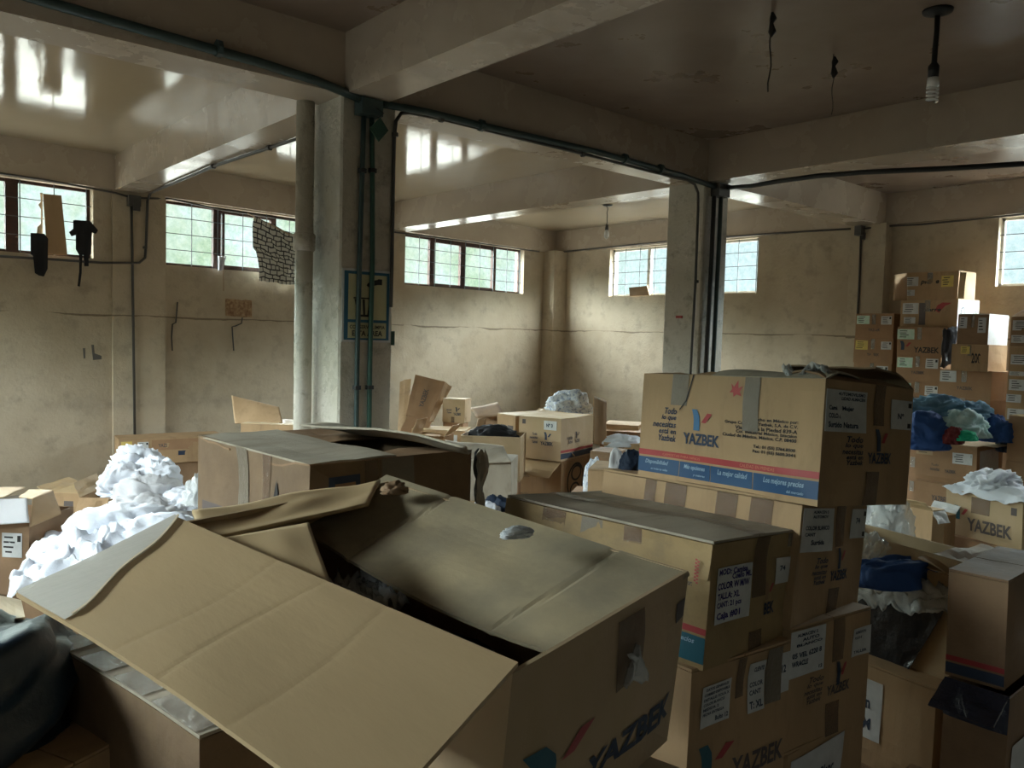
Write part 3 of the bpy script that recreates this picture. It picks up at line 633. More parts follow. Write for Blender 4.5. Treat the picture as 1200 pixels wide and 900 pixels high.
for (a, b), ln, lab in (((905, 14), .42, 'frayed wire with black tape hanging from the dark ceiling, left of the two'), ((978, 64), .36, 'thin frayed wire hanging from the dark ceiling, right of the two')):
    c = onz(a, b, ZC); o = empty('hanging_wire', c, lab, 'wire', 'loose ceiling wires')
    mb = MB(); mb.tube([c+Vector((.012*math.sin(k*1.3+a), 0, -k*ln/9)) for k in range(10)], .0025 if a > 950 else .004, 5); mb.build('wire', 'dark', o, True)
    mb = MB(); z0 = 0 if a < 950 else .01; mb.tube([c+Vector((.0, 0, -z0)), c+Vector((.012, 0, -z0-.03)), c+Vector((-.004, 0, -z0-.06)), c+Vector((.01, 0, -z0-.10)), c+Vector((0, 0, -z0-.13))], [.006, .02, .010, .022, .005], 7); mb.build('tape_knot', 'dark', o)
# ------------------------------------------------------------------ sign on pillar 1
sg = empty('wall_sign', ony(430, 402, 4.39), 'blue bordered keep-clean sign with a litter bin on the left pillar', 'sign')
TL, TR, BR, BL = ony(400.5, 313, 4.386), ony(459, 319, 4.386), ony(457.5, 403, 4.386), ony(400, 399, 4.386)
xa, xb, za, zb = TL.x+.006, TR.x, (TL.z+TR.z)/2, (BL.z+BR.z)/2
def SP(u, v, o=0): return Vector((xa+(xb-xa)*u, 4.388-o, za+(zb-za)*v))
def sq(mb, u0, v0, u1, v1, o=0.0, t=.001): mb.slab(lambda u, v: SP(u0+(u1-u0)*u, v0+(v1-v0)*v, o), 1, 1, t, nrm=Vector((0, -1, 0)))
mb = MB(); sq(mb, 0, 0, 1, 1, 0, .006); mb.build('sign_board', 'paper', sg)
mb = MB(); sq(mb, .04, .03, .96, .97, .001); mb.build('border', 'signb', sg)
mb = MB(); sq(mb, .12, .07, .90, .69, .002); sq(mb, .12, .73, .90, .945, .002); mb.build('sign_panel', 'signy', sg)
def stext(s, u0, v0, u1, v1, m='ink_k', **k):
    v, f = text2d(s, **k); mb = MB(); mb.add([SP(u0+(u1-u0)*a, v1-(v1-v0)*b, .0035) for a, b in v], f); return mb.build('sign_text', m, sg)
stext('CONSERVA LIMPIA', .15, .765, .87, .815, bold=.02); stext('ESTA AREA', .2, .84, .82, .915, bold=.03)
def spoly(ps, m, name):
    mb = MB()
    for p in ps: mb.add([SP(a, b, .0035) for a, b in p], [tuple(range(len(p)))])
    mb.build(name, m, sg)
spoly([[(.22, .385), (.62, .385), (.62, .405), (.22, .405)], [(.24, .41), (.30, .41), (.36, .64), (.32, .64)], [(.54, .41), (.60, .41), (.54, .64), (.50, .64)], [(.40, .41), (.45, .41), (.46, .63), (.42, .63)], [(.33, .62), (.53, .62), (.53, .65), (.33, .65)]], 'ink_k', 'litter_bin_icon')
spoly([[(.48, .22), (.50, .19), (.58, .15), (.70, .13), (.72, .12), (.80, .12), (.80, .20), (.72, .20), (.60, .22), (.56, .25)]], 'ink_k', 'hand_icon')
mb = MB(); A = ony(458, 388, 4.40); mb.box((A.x, 4.40, A.z-.09), (A.x+.03, 4.43, A.z)); tag(mb.build('wall_plate', 'green'), 'small green metal plate at the right edge of the left pillar', 'plate')
mb = MB(); A = onx(796, 370, 5.995); mb.box((5.99, A.y-.035, A.z-.022), (6.0, A.y+.035, A.z)); tag(mb.build('sticker', MT['red']), 'small red sticker on the right pillar', 'sticker')
# ------------------------------------------------------------------ things at the far windows and walls
def flatpoly(name, label, cat, pts, m, th=.01, parent=None, nrm=None):
    pts = [Vector(p) for p in pts]
    n = nrm or (pts[1]-pts[0]).cross(pts[2]-pts[0]).normalized(); k = len(pts)
    v = pts+[p+n*th for p in pts]; f = [tuple(range(k-1, -1, -1)), tuple(range(k, 2*k))]+[(i, (i+1) % k, k+(i+1) % k, k+i) for i in range(k)]
    o = mobj(name, v, f, m, parent)
    if label: tag(o, label, cat)
    return o
flatpoly('cardboard_sheet', 'tall brown cardboard sheet standing in the far left window', 'cardboard', [onA(50.5, 227, .02), onA(72, 229, .02), onA(79, 299, .02), onA(55.5, 298, .02)], 'card')
flatpoly('glass_shard', 'jagged brown shard stuck in the far left window pane', 'shard', [onA(47, 226, -.03), onA(50, 226, -.03), onA(50, 250, -.03), onA(50, 275, -.03), onA(43, 274, -.03), onA(44, 266, -.03), onA(48, 262, -.03), onA(48, 245, -.03), onA(45, 240, -.03), onA(48, 236, -.03)], 'card_dust', .006)
def rag(name, label, pts, m, seed, off=.05, th=.03):
    """hanging rag: outline on the wall plane given a folded thickness"""
    n = -nA
    P = [onA(x, y, off) for x, y in pts]; k = len(P); c = sum(P, Vector())/k
    from mathutils.geometry import tessellate_polygon
    tr = tessellate_polygon([[Vector((x, -y, 0)) for x, y in pts]])
    bm = bmesh.new(); vv = [bm.verts.new(p) for p in P]
    for t_ in tr:
        try: bm.faces.new([vv[i] for i in t_])
        except ValueError: pass
    for _ in range(3): bmesh.ops.subdivide_edges(bm, edges=bm.edges[:], cuts=1, use_grid_fill=True)
    bm.verts.index_update()
    fr = [v.co.copy() for v in bm.verts]; F = [tuple(x.index for x in q.verts) for q in bm.faces]
    bm.verts.index_update(); F = [tuple(x.index for x in q.verts) for q in bm.faces]; bm.free()
    a = [p+n*(.012+abs(noise.noise(Vector((p.x*14, p.z*2, seed))))*th) for p in fr]; b = [p-n*.006 for p in fr]; N_ = len(fr)
    o = mobj(name, a+b, F+[tuple(i+N_ for i in reversed(q)) for q in F], m, None, True); tag(o, label, 'rag'); return o
rag('hanging_rag', 'dark rag hanging at the sill in front of the cardboard sheet', [(36, 273), (51, 274), (56, 280), (55, 315), (51, 324), (46, 323), (41, 320), (39, 300), (36, 298)], 'cloth_k', 1)
rag('hanging_shirt', 'black shirt hung on the window grille at far left', [(86, 258), (105, 259), (114, 270), (112, 274), (107, 272), (106, 298), (103, 300), (103, 312), (99, 312), (98, 299), (96, 299), (95, 320), (93, 336), (91, 335), (93, 318), (93, 299), (89, 292), (89, 275), (84, 277), (81, 272), (86, 268)], 'cloth_k', 2)
# curtain
Pc = lambda u, v: onA(298+(345+10-298)*u+(5 if v > .5 else 0)*(1-u)*v - 9*math.sin(v*3.14)*(1-u)*(.6-v), (254+26*u)*(1-v)+(329+6*u)*v, .10+.05*math.sin(u*9+v*2))
cu = sheet('curtain', 'cream curtain with black maze print hooked across the second window', 'curtain', Pc, 'curtain', 40, 30, .03, 3, 3, uv=True)
mb = MB(); mb.tube([onA(290, 250, .10), onA(315, 262, .12), onA(345, 278, .12), onA(370, 282, .1)], .006, 6); mb.build('cord', 'card_tan', cu)
sheet('white_rag', 'little white rag knotted on the sill of the second window', 'rag', lambda u, v: onA(256+9*u*(1-.4*v), 300+17*v, .06+.02*math.sin(u*8)), 'cloth_w', 10, 12, .02, 3, 5)
tubeobj('hanging_string', 'short string hanging from the white rag', 'cord', [onA(261, 315, .03), onA(262, 330, .02), onA(262, 341, .02)], .004, 'card_dark', 5)
b = MB(); A = onA(264, 350, .0); B_ = onA(295, 372, .0)
mb = MB(); mb.slab(lambda u, v: onA(264+31*u, 350+2*u+20*v+1.5*noise.noise(Vector((u*9, v*9, 1))), .004), 8, 6, .004); tag(mb.build('plaster_patch', 'rust'), 'rusty brown patch on the wall under the curtain', 'patch')
for pts, lab in (([(208, 354), (207, 366), (206, 378), (202, 380), (201, 395), (202, 411)], 'thin bent metal bracket on the back wall, left one'), ([(284, 372), (283, 379), (276, 382), (272, 383), (273, 398), (274, 411)], 'thin bent metal bracket under the rusty patch')):
    o = tubeobj('wall_bracket', lab, 'bracket', [onA(x, y, .02) for x, y in pts], .008, 'wire', 6)
for pts, lab in (([(107, 404), (110, 404), (111, 414), (119, 417), (119, 421), (109, 422)], 'dark smudge like a letter L on the left wall'), ([(97, 408), (100, 408), (100, 420), (98, 420)], 'short dark smudge left of the letter-like one')):
    flatpoly('wall_smudge', lab, 'stain', [onA(x, y, .002) for x, y in pts], 'stain', .002)
flatpoly('cardboard_scrap', 'small dark cardboard scrap on the sill of the pale corner window', 'cardboard', [onx(737, 337, 9.53), onx(758, 335, 9.53), onx(761, 346, 9.53), onx(738, 347, 9.53)], 'card_dark', .02)
# ================================================================== FOREGROUND CARTONS
B = dict(bold=.03); SL = dict(bold=.02, shear=.25)
# T: the printed carton on top of the right stack
T = Carton('upright printed carton with blue and red stripe, topmost of the near right stack', (1.951, 1.03, 1.61), .115, .659, .412, .323, -.036, -.086, 1, 'card', top='open', warp=.007, res=10, name='printed_carton')
T.text('L', [('Todo', .165, .318, .243, .378, SL), ('lo que', .145, .385, .243, .445, SL), ('necesitas', .085, .452, .243, .505, SL), ('está en', .128, .515, .243, .565, SL), ('Yazbek', .125, .575, .243, .635, SL),
             ('YAZBEK', .292, .533, .507, .636, dict(bold=.035))], 'ink')
T.logo('L', .338, .316, .459, .507)
T.text('L', [('Hecho en México por:', .67, .345, .89, .380, dict(bold=.03)), ('Grupo Comercial Yazbek, S.A. de C.V.', .53, .383, .89, .418, dict(bold=.03)), ('Vialidad de la Piedad 839-A', .585, .421, .89, .454, dict(bold=.03)), ('Col. Industrial México, Iztacalco', .59, .458, .89, .490, dict(bold=.03)),
             ('Ciudad de México, México, C.P. 08400', .522, .494, .89, .528, dict(bold=.03)), ('Tel.: 01 (55) 5764.8500', .68, .572, .889, .606, dict(bold=.03)), ('Fax: 01 (55) 5600.3041', .68, .612, .889, .646, dict(bold=.03))], 'ink_k', name='printed_address')
o = T.patch('L', .0, .732, 1.0, .786, 'red', 'red_stripe', .0015, 16)
T.text('L', [('CAMISETAS PARA NIÑOS', .16, .745, .40, .772), ('CALIDAD EN PRENDAS', .62, .745, .80, .772)], 'redtext', 'stripe_text', .003, parent=o)
for a, b in ((0, .266), (.27, .456), (.46, .685), (.69, 1.0)): o = T.patch('L', a, .805, b, .948, 'blue', 'blue_stripe', .0015, 8)
T.text('L', [('Disponibilidad', .05, .825, .20, .875, SL), ('en todas las tallas', .09, .90, .20, .92, SL), ('Más opciones', .30, .825, .43, .875, SL), ('y colores', .36, .90, .43, .925, SL), ('La mejor calidad', .50, .825, .66, .885, SL), ('Los mejores precios', .745, .825, .94, .885, SL), ('del mercado', .86, .905, .94, .93, SL)], 'stripetext', 'stripe_text', .003)
T.patch('L', .622, -.0, .70, .465, 'tape_grey', 'tape', .003, 6)
T.patch('L', .20, .0, .30, .29, 'tape_grey', 'tape', .0025, 6)
T.poly('L', [[(.548, .06), (.565, .09), (.585, .03), (.59, .10), (.612, .08), (.60, .13), (.612, .17), (.585, .155), (.57, .18), (.565, .14), (.545, .14), (.557, .11)]], 'red', 'starburst_print', .002)
T.poly('L', [[(.325, .0), (.332, .0), (.300, .245), (.262, .335), (.258, .325), (.292, .24)]], 'ink_k', 'torn_slit', .003)
T.side('R', 'ink', False)
T.logo('R', .56, .37, .705, .555, 'ink', 'red', .0025)
T.patch('R', .53, .0, .65, .34, 'tape', 'tape', .0035); T.patch('R', .46, .72, .62, 1.0, 'tape', 'tape', .003)
T.label('R', .01, .075, .445, .41, [('AUTOMOVILISMO', .32, .05, .95, .13), ('CALIDAD ALMACEN', .32, .16, .95, .24), ('Camisa Mujer', .08, .38, .7, .52), ('COLOR', .08, .56, .4, .68), ('Surtido Natura', .08, .76, .8, .9)], name='shipping_label')
T.label('R', .73, .108, .98, .358, [('Nº', .3, .45, .6, .65)], bar=True)
T.flap('L', .20, 26, 0, 'card_dust', .42, 1.0, (0.0, -.02), curl=-26)
T.flap('L', .20, 4, 0, 'card', .0, .41)
T.flap('A', .19, -5, .0, 'card_dust', 0, 1, (.02, -.02))
T.flap('R', .16, 30, .0, 'card_dark', .0, 1, (.03, -.03), curl=-30)
T.flap('B', .20, 34, 0, 'card_deep', .0, .45, curl=-20)
# tape wisps on the top edge
sheet('crumpled_tape', None, None, lambda u, v: Vector(T.C['Nt'])+T.e[0]*(.02+.13*u)+T.e[1]*(.01+.05*v)+Vector((0, 0, .015+.02*math.sin(u*7))), 'plastic', 18, 10, .035, 5, 3, parent=T.o)
c = Vector(T.C['Nt'])
# M
M_ = Carton('taped carton under the blue and red striped one', (1.94, 1.072, 1.279), -.073, .655, .433, .318, -.003, -.136, 2, 'card', top='closed', res=8)
M_.side('R', 'ink')
M_.label('R', .015, .02, .455, .385, [('ALMACEN 5', .3, .05, .8, .12), ('AUTOMOV', .3, .16, .8, .23), ('COLOR BLANCO', .1, .4, .85, .5), ('CANT', .1, .56, .4, .64), ('Surtida', .3, .72, .7, .84)])
M_.label('R', .745, .03, .985, .298, [('74', .3, .3, .6, .5)], bar=True)
for a, b in ((.25, .31), (.36, .47), (.62, .72), (.78, .88)): M_.patch('L', a, 0, b, 1, 'tape', 'tape', .002, 6)
M_.patch('T', .47, 0, .54, 1, 'tape', 'tape', .008, 5)
# N_
N_ = Carton('labelled carton third down in the near right stack', (1.899, 1.065, .954), .056, .65, .40, .325, -.015, -.038, 3, 'card', top='closed', res=8)
N_.side('R', 'ink_dim'); N_.logo('R', .57, .38, .70, .58, 'ink', 'red', .0025)
N_.label('R', .0, .01, .40, .39, [('ALMACEN 5', .15, .06, .75, .13), ('AUTO', .3, .17, .8, .24), ('BLANCO', .15, .28, .9, .34), ('05 VEL 6220 8', .05, .46, .9, .58), ('WRACLE', .05, .64, .5, .76), ('12', .85, .86, .95, .94)])
N_.label('R', .76, .13, 1.0, .38, [('REMISION', .1, .1, .7, .2), ('FOLIO 8', .1, .3, .5, .4), ('TALLER', .1, .8, .8, .9)], bar=False)
O_ = Carton('lowest visible carton of the near right stack with big torn white sheet', (1.905, 1.06, .624), .02, .65, .40, .31, 0, 0, 4, 'card', top='closed', res=6)
O_.label('R', .03, .06, .72, .85, [('Cal. Blanc', .3, .25, .8, .4), ('Luz', .35, .5, .6, .65)], skew=-.03, lab='large torn white paper sheet', name='paper_sheet')
O2 = Carton('bottom carton standing on the floor under the near right stack', (1.91, 1.065, .309), .03, .65, .40, .305, 0, 0, 5, 'card', top='closed', res=4)
# D
D_ = Carton('carton with handwritten white sheet, behind the big open box', (1.538, 1.06, 1.236), -.077, .659, .430, .286, .004, -.084, 6, 'card_olive2', 'card_dust', top='closed', warp=.008, res=10)
D_.label('R', .08, .205, .458, .655, [('MOD: Camisa', .04, .03, .86, .14), ('Cuello ML', .42, .13, .97, .24), ('COLOR W M/W', .02, .27, .92, .40), ('TALLA: XL', .03, .46, .66, .58), ('CANT: 21 pcs', .02, .62, .72, .75), ('Caja #01', .02, .80, .70, .96)], ink='ink_p', skew=-.01, name='handwritten_sheet', lab='white sheet handwritten in blue')
D_.label('R', .75, .21, .95, .44, [('74', .2, .3, .5, .5)], bar=True)
D_.text('R', [('BEK', .635, .585, .765, .69, B)], 'ink'); D_.logo('R', .63, .40, .745, .56, 'card_dark', 'red')
D_.patch('R', .47, .0, .63, .51, 'tape', 'tape', .003); D_.patch('R', .47, .8, .62, 1, 'tape', 'tape', .003)
D_.patch('L', .86, .675, 1.0, .725, 'red', 'red_stripe', .002, 5); o = D_.patch('L', .86, .745, 1.0, .955, 'teal', 'blue_stripe', .002, 5)
D_.text('L', [('precios', .88, .77, .96, .82, SL)], 'stripetext', 'stripe_text', .0035, parent=o)
D_.text('L', [('Hecho en México por:', .78, .32, .93, .38, dict(bold=.03))], 'ink_dim', 'printed_text')
for a, b, m in ((.22, .34, 'tape'), (.42, .52, 'tape_grey'), (.62, .70, 'tape')): D_.patch('L', a, 0, b, .27, m, 'tape', .006, 5)
mb = MB(); mb.slab(lambda u, v: D_.pt('L', u, .28*v, .004+.009*v*v+.004*noise.noise(Vector((u*9, v*2, 4)))), 24, 4, .004, nrm=D_.nrm['L']); mb.build('folded_lip', 'card_olive2', D_.o)
mb = MB()
for k in range(7):
    for j in range(2):
        u0 = .945+.009*j; v0 = .13+.028*k+.014*j; mb.add([D_.pt('L', a, b, .0155-.02*max(0, v0-.2)) for a, b in ((u0, v0), (u0+.009, v0), (u0+.009, v0+.014), (u0, v0+.014))], [(0, 1, 2, 3)])
mb.build('checkered_sticker', 'red', D_.o)
D_.patch('T', .42, 0, .56, 1, 'tape_grey', 'tape', .010, 8); D_.patch('R', .86, .0, 1.0, .12, 'tape_clear', 'tape', .003, 4)
E_ = Carton('carton with two small typed labels under the handwritten one', (1.492, 1.072, .944), .043, .65, .395, .325, 0, -.031, 7, 'card', top='closed', res=8)
E_.label('R', .10, .125, .385, .425, [('DATOS GENERALES', .1, .05, .9, .12), ('CORREO DISPONIBLE', .05, .17, .95, .24), ('DETALLE: SOLA X', .05, .29, .95, .36), ('COLOR BLANCO', .05, .41, .8, .48), ('MEDIDA: 2', .05, .53, .6, .60), ('FECHA ENTREGA', .05, .65, .8, .72), ('Bulto 12', .5, .8, .95, .92)])
E_.label('R', .565, .07, .735, .445, [('CLIENTE', .3, .1, .9, .2), ('COLOR', .1, .4, .9, .5), ('CANT', .1, .56, .8, .66), ('T: XL', .1, .78, .9, .93)])
E_.label('R', .88, .06, .99, .37, [('12', .2, .3, .6, .5)])
E_.logo('R', .11, .57, .45, .80, 'teal', 'red'); E_.text('R', [('YAZBEK', .44, .74, .97, .90, B)], 'ink_dim')
E_.patch('R', .44, 0, .52, .3, 'tape', 'tape', .003); E_.patch('R', .74, .0, .90, .42, 'tape_grey', 'tape', .0045)
E2 = Carton('carton below the one with typed labels', (1.50, 1.08, .615), .02, .64, .40, .305, 0, 0, 8, 'card', top='closed', res=4, group='lower cartons of the middle stack')
E3 = Carton('carton at floor level below the one with typed labels', (1.49, 1.07, .306), .0, .64, .40, .300, 0, 0, 9, 'card', top='closed', res=4, group='lower cartons of the middle stack')
# G: the big open carton in front
G = Carton('large open carton nearest the camera with black plastic inside', (.582, .657, 1.326), -.226, .663, .47, .287, .095, .019, 10, 'card_tan', top='open', warp=.009, res=12, name='open_carton')
G.logo('R', .07, .40, .40, .60, 'teal', 'red'); G.text('R', [('YAZBEK', .40, .655, .94, .80, dict(bold=.04))], 'ink')
G.patch('R', .52, .05, .68, .40, 'tape', 'tape', .003); o = G.patch('R', .90, .14, .98, .245, 'ink_dim', 'printed_mark', .002)
sheet('loose_tape', None, None, lambda u, v: G.pt('R', .56+.10*u, .22+.18*v, .006+.012*math.sin(u*5+v*3)), 'plastic', 14, 14, .008, 5, 8, parent=G.o)
def flapq(par, H0, H1, O1, O0, m, sag=0.0, wave=.01, seed=0, th=.006, name='flap', nu=26, nv=16, edge=0.0, creases=(), fn=False):
    """flap given by its hinge H0-H1 and outer edge O0-O1"""
    f = bil(H0, H1, O1, O0); n = (Vector(H1)-Vector(H0)).cross(Vector(O0)-Vector(H0)).normalized()
    if n.z < 0: n = -n
    def P(u, v):
        p = f(u, v); e = min(1, v*4)
        cz = sum(-dp*math.exp(-((u+.02*math.sin(v*3+u0*20)-u0)/.008)**2) for u0, dp in creases)
        return p + n*(cz + sag*math.sin(math.pi*u)*v + noise.noise(Vector((u*2.2, v*1.6, seed)))*wave*2*e + noise.noise(Vector((u*5, v*4, seed+4)))*wave*.35*e) + Vector((0, 0, noise.noise(Vector((u*7, 0, seed+9)))*edge*(1-abs(2*v-1))))
    mb = MB(); mb.slab(P, nu, nv, th, nrm=n)
    o = mb.build(name, m, par, nu < 60)
    return (o, P, n) if fn else o
UB = lambda v: .985-.19*v**.85-.018*math.sin(v*9)*v
F1, F1P, F1n = flapq(G.o, Vector(G.C['Nt'])+Vector((.008, 0, .010)), Vector(G.C['Lt'])+Vector((-.004, .0, .012)), onz(19, 697, 1.335), onz(430, 972, 1.29), 'card_in', sag=.010, wave=.003, seed=1, name='long_flap', nu=150, nv=18, creases=((.30, .0005), (.47, .0007), (.62, .0005)), fn=True)
mb = MB(); mb.slab(lambda u, v: F1P(UB(v)+(1-UB(v))*u, v)+F1n*.003, 20, 16, .0006, nrm=F1n); mb.build('tape', 'tape_shine', F1)
mb = MB(); mb.slab(lambda u, v: F1P(UB(v*.96)-.003+.007*u, v*.96)+F1n*.0055, 2, 24, .001, nrm=F1n); mb.build('torn_crease', 'card_edge', F1)
F2 = flapq(G.o, onz(453, 556, 1.402), onz(808, 671, 1.336), onz(648, 766, 1.272), onz(352, 620, 1.335), 'card_olive', sag=-.02, wave=.005, seed=5, name='inner_flap', nu=90, nv=16, creases=((.25, .003), (.8, .003)))
F3 = flapq(G.o, onz(240, 632, 1.372), onz(432, 590, 1.385), onz(446, 563, 1.400), onz(225, 598, 1.392), 'card_in', wave=.006, seed=8, name='end_flap')
F4 = flapq(G.o, onz(240, 634, 1.374), onz(362, 612, 1.380), onz(400, 716, 1.335), onz(236, 643, 1.366), 'card_in', wave=.003, seed=9, name='inner_liner')
cG = (Vector(G.C['Nb'])+Vector(G.C['Fb']))/2
crumple('plastic_bag', 'black plastic bag filling the big open carton', 'plastic bag', cG+Vector((0, 0, .03)), (.30, .50, .09), 'bag_k', 11, .3, 3.0, rot=.2, sub=5)
sheet('clear_wrap', 'clear crumpled plastic wrap lying in the big open carton', 'plastic wrap', lambda u, v: cG+Vector((-.14+.13*u, .02+.16*v, .19)), 'plastic', 26, 20, .05, 5, 12)
crumple('tissue_scrap', 'small crumpled clear plastic scrap on the flap edge of the big open carton', 'plastic scrap', onz(607, 631, 1.376), (.06, .03, .014), 'plastic_w', 13, .5, 4, sub=4)
crumple('torn_paper_scrap', 'torn corner tuft of cardboard at the far corner of the big open carton', 'cardboard scrap', onz(463, 580, 1.388), (.05, .035, .02), 'card_dark', 14, .7, 4, sub=4)
# H: box under the long flap
Hb = Carton('carton with glossy taped top under the long front flap', (.48, 1.335, 1.005), -.16, .605, .40, .32, .003, 0, 15, 'card_deep', 'card_dust', top='closed', res=8)  # body colour darkened to hold the shade on its left side
for v0, v1 in ((.0, .14), (.22, .40), (.46, .66), (.72, .98)): Hb.patch('T', 0, v0, 1, v1, 'tape_clear', 'tape', .011, 8)
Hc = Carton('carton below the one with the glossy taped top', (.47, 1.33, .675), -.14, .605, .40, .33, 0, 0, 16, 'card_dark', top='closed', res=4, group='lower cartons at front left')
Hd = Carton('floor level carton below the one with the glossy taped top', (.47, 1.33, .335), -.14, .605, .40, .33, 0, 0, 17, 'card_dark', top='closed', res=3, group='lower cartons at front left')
Gs = Carton('carton carrying the near end of the big open one', (.62, .66, 1.025), -.196, .36, .40, .35, 0, 0, 18, 'card_tan', top='closed', res=4, group='cartons under the big open one')
Gt = Carton('middle carton carrying the big open one', (.62, .66, .672), -.196, .36, .40, .33, 0, 0, 19, 'card_tan', top='closed', res=3, group='cartons under the big open one')
Gu = Carton('bottom carton carrying the big open one', (.62, .66, .338), -.196, .36, .40, .33, 0, 0, 20, 'card_tan', top='closed', res=3, group='cartons under the big open one')
# I + navy bag at left
I_ = Carton('worn carton at the lower left edge below the navy bag', (.235, 1.60, .86), -.42, .50, .28, .30, 0, 0, 21, 'card', top='closed', res=6)
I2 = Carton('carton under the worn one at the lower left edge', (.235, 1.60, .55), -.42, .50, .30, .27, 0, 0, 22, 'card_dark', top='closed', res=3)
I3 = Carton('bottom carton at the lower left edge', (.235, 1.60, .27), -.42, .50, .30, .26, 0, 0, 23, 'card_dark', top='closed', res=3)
crumple('plastic_bag', 'dark navy plastic bag slumped left of the taped carton', 'plastic bag', Vector((.13, 1.86, .865)), (.68, .44, .26), 'bag_n', 24, .25, 1.5, rot=.5, sub=5, stretch=(.6, 1, 1.6))
mb = MB(); mb.slab(bil(at(-30, 694, 1.95), at(24, 706, 1.95), at(30, 726, 1.80), at(-30, 735, 1.80)), 6, 4, .006); tag(mb.build('cardboard_sheet', 'card_in'), 'folded cardboard edge above the navy bag at the left edge', 'cardboard')
crumple('plastic_bag', 'white crumpled plastic at the bottom left corner', 'plastic bag', at(-12, 880, 1.9)-Vector((0, 0, .12)), (.30, .25, .30), 'plastic_w', 25, .4, 3, sub=5)
# J
J = Carton('dusty grey topped carton behind the big open one', (.868, 1.708, 1.387), -.051, .622, .497, .33, .001, -.01, 26, 'card_deep', 'card_dust', top='open', warp=.009, res=10)
J.flap('L', .245, 1, 0, 'card_dust', 0, 1, (0, 0), wave=.004)
flapq(J.o, J.C['Rt'], J.C['Ft'], onz(352, 494, 1.425), onz(545, 527, 1.43), 'card_dust', sag=.01, wave=.008, seed=27)
J.flap('R', .20, -6, 0, 'card_dark', 0, 1); J.flap('A', .2, -4, 0, 'card_dark', 0, 1)
J.patch('R', .09, .09, .27, .38, 'ink', 'printed_mark', .002); J.patch('R', .12, .14, .24, .28, 'card_dark', 'printed_mark', .003)
J.patch('R', .40, .0, .60, .8, 'tape_grey', 'tape', .003, 8); J.patch('R', .30, .0, .38, .5, 'tape', 'tape', .0025, 6); J.patch('L', .05, .55, .32, .95, 'ink_dim', 'faded_print', .0015, 6); J.patch('L', .62, .0, .70, 1, 'tape', 'tape', .0025, 6); J.patch('L', .38, .0, .48, 1, 'tape_grey', 'tape', .003, 6)
J.poly('L', [[(.72, .42), (.76, .16), (.79, .30), (.84, .34), (.86, .50), (.80, .62), (.74, .58)]], 'ink_k', 'torn_hole', .003)
J.poly('R', [[(.60, .56), (.70, .53), (.72, .64), (.62, .66)]], 'red', 'printed_mark', .002)
mb = MB(); a = Vector(J.C['Rt']); mb.slab(lambda u, v: a+Vector((.02+.05*u, .03*u, -.01-.30*v*(1-.1*u)))+noise.noise_vector(Vector((u*3, v*5, 2)))*.018, 8, 14, .004); mb.build('torn_edge_strip', 'card_dust', J.o)
mb = MB(); mb.slab(lambda u, v: a+Vector((.05+.035*u, .04+.04*u, -.02-.24*v))+noise.noise_vector(Vector((u*3, v*4, 7)))*.015, 6, 12, .004); mb.build('side_flap', 'bag_k', J.o)
Js = Carton('carton carrying the dusty grey topped one', (.87, 1.72, 1.05), -.05, .62, .50, .34, 0, 0, 28, 'card_dark', top='closed', res=4, group='cartons under the dusty topped one')
Jt = Carton('middle carton carrying the dusty grey topped one', (.885, 1.975, .70), -.05, .36, .48, .34, 0, 0, 29, 'card_dark', top='closed', res=3, group='cartons under the dusty topped one')
Ju = Carton('bottom carton carrying the dusty grey topped one', (.885, 1.975, .355), -.05, .36, .48, .35, 0, 0, 30, 'card_dark', top='closed', res=3, group='cartons under the dusty topped one')
# ================================================================== RIGHT FOREGROUND
P_ = Carton('open carton with black and clear plastic hanging over its side, right of the near stack', (2.663, .929, .985), .12, .60, .40, .33, .019, -.009, 31, 'card_tan', top='open', res=8, name='open_carton')
flapq(P_.o, onz(1010, 644, 1.0), onz(1131, 678, .99), onz(1167, 669, 1.02), onz(1012, 627, 1.04), 'card_tan', wave=.003, seed=31)
P_.flap('R', .15, 12, 0, 'card_tan', 0, 1)
def face_px(C, f, px, py, off=0.0):
    A, B2, _, D2 = [C.C[k] for k in C.fc[f]]; n = C.nrm[f]; r = ray(px, py)
    return CAM + r*((A+n*off-CAM).dot(n)/r.dot(n))
mb = MB(); q = bil(face_px(P_, 'L', 1006, 690, .014), face_px(P_, 'L', 1106, 716, .014), face_px(P_, 'L', 1060, 792, .014), face_px(P_, 'L', 1006, 826, .014))
mb.slab(lambda u, v: q(u, v)+P_.nrm['L']*(.008*noise.noise(Vector((u*4, v*4, 3)))), 12, 12, .004, nrm=P_.nrm['L']); tag(mb.build('plastic_sheet', 'bag_k'), 'black plastic sheet hanging down the side of the right open carton', 'plastic sheet')
q2 = [face_px(P_, 'L', 1004, 706, .03), face_px(P_, 'L', 1118, 722, .03), face_px(P_, 'L', 1119, 697, .03), face_px(P_, 'L', 1004, 668, .03)]
q3 = [at(1000, 668, 2.62), at(1068, 655, 2.75), at(1118, 695, 2.50), at(1000, 675, 2.5)]
def drape(u, v):
    if v < .5: return bil(at(1000, 668, 2.75), at(1062, 664, 2.80), q2[2]+Vector((0, 0, .01)), q2[3]+Vector((0, 0, .01)))(u, v*2)
    return bil(q2[3]+Vector((0, 0, .01)), q2[2]+Vector((0, 0, .01)), q2[1], q2[0])(u, (v-.5)*2)
sheet('plastic_sheet', 'clear crumpled plastic sheet draped over the rim of the right open carton', 'plastic sheet', drape, 'plastic', 50, 36, .035, 5, 33)
crumple('folded_shirt', 'folded navy blue shirt in the right open carton', 'clothes', at(1048, 664, 2.62)-Vector((0, 0, .06)), (.30, .16, .09), 'cloth_blue', 35, .25, 2, rot=-.7)
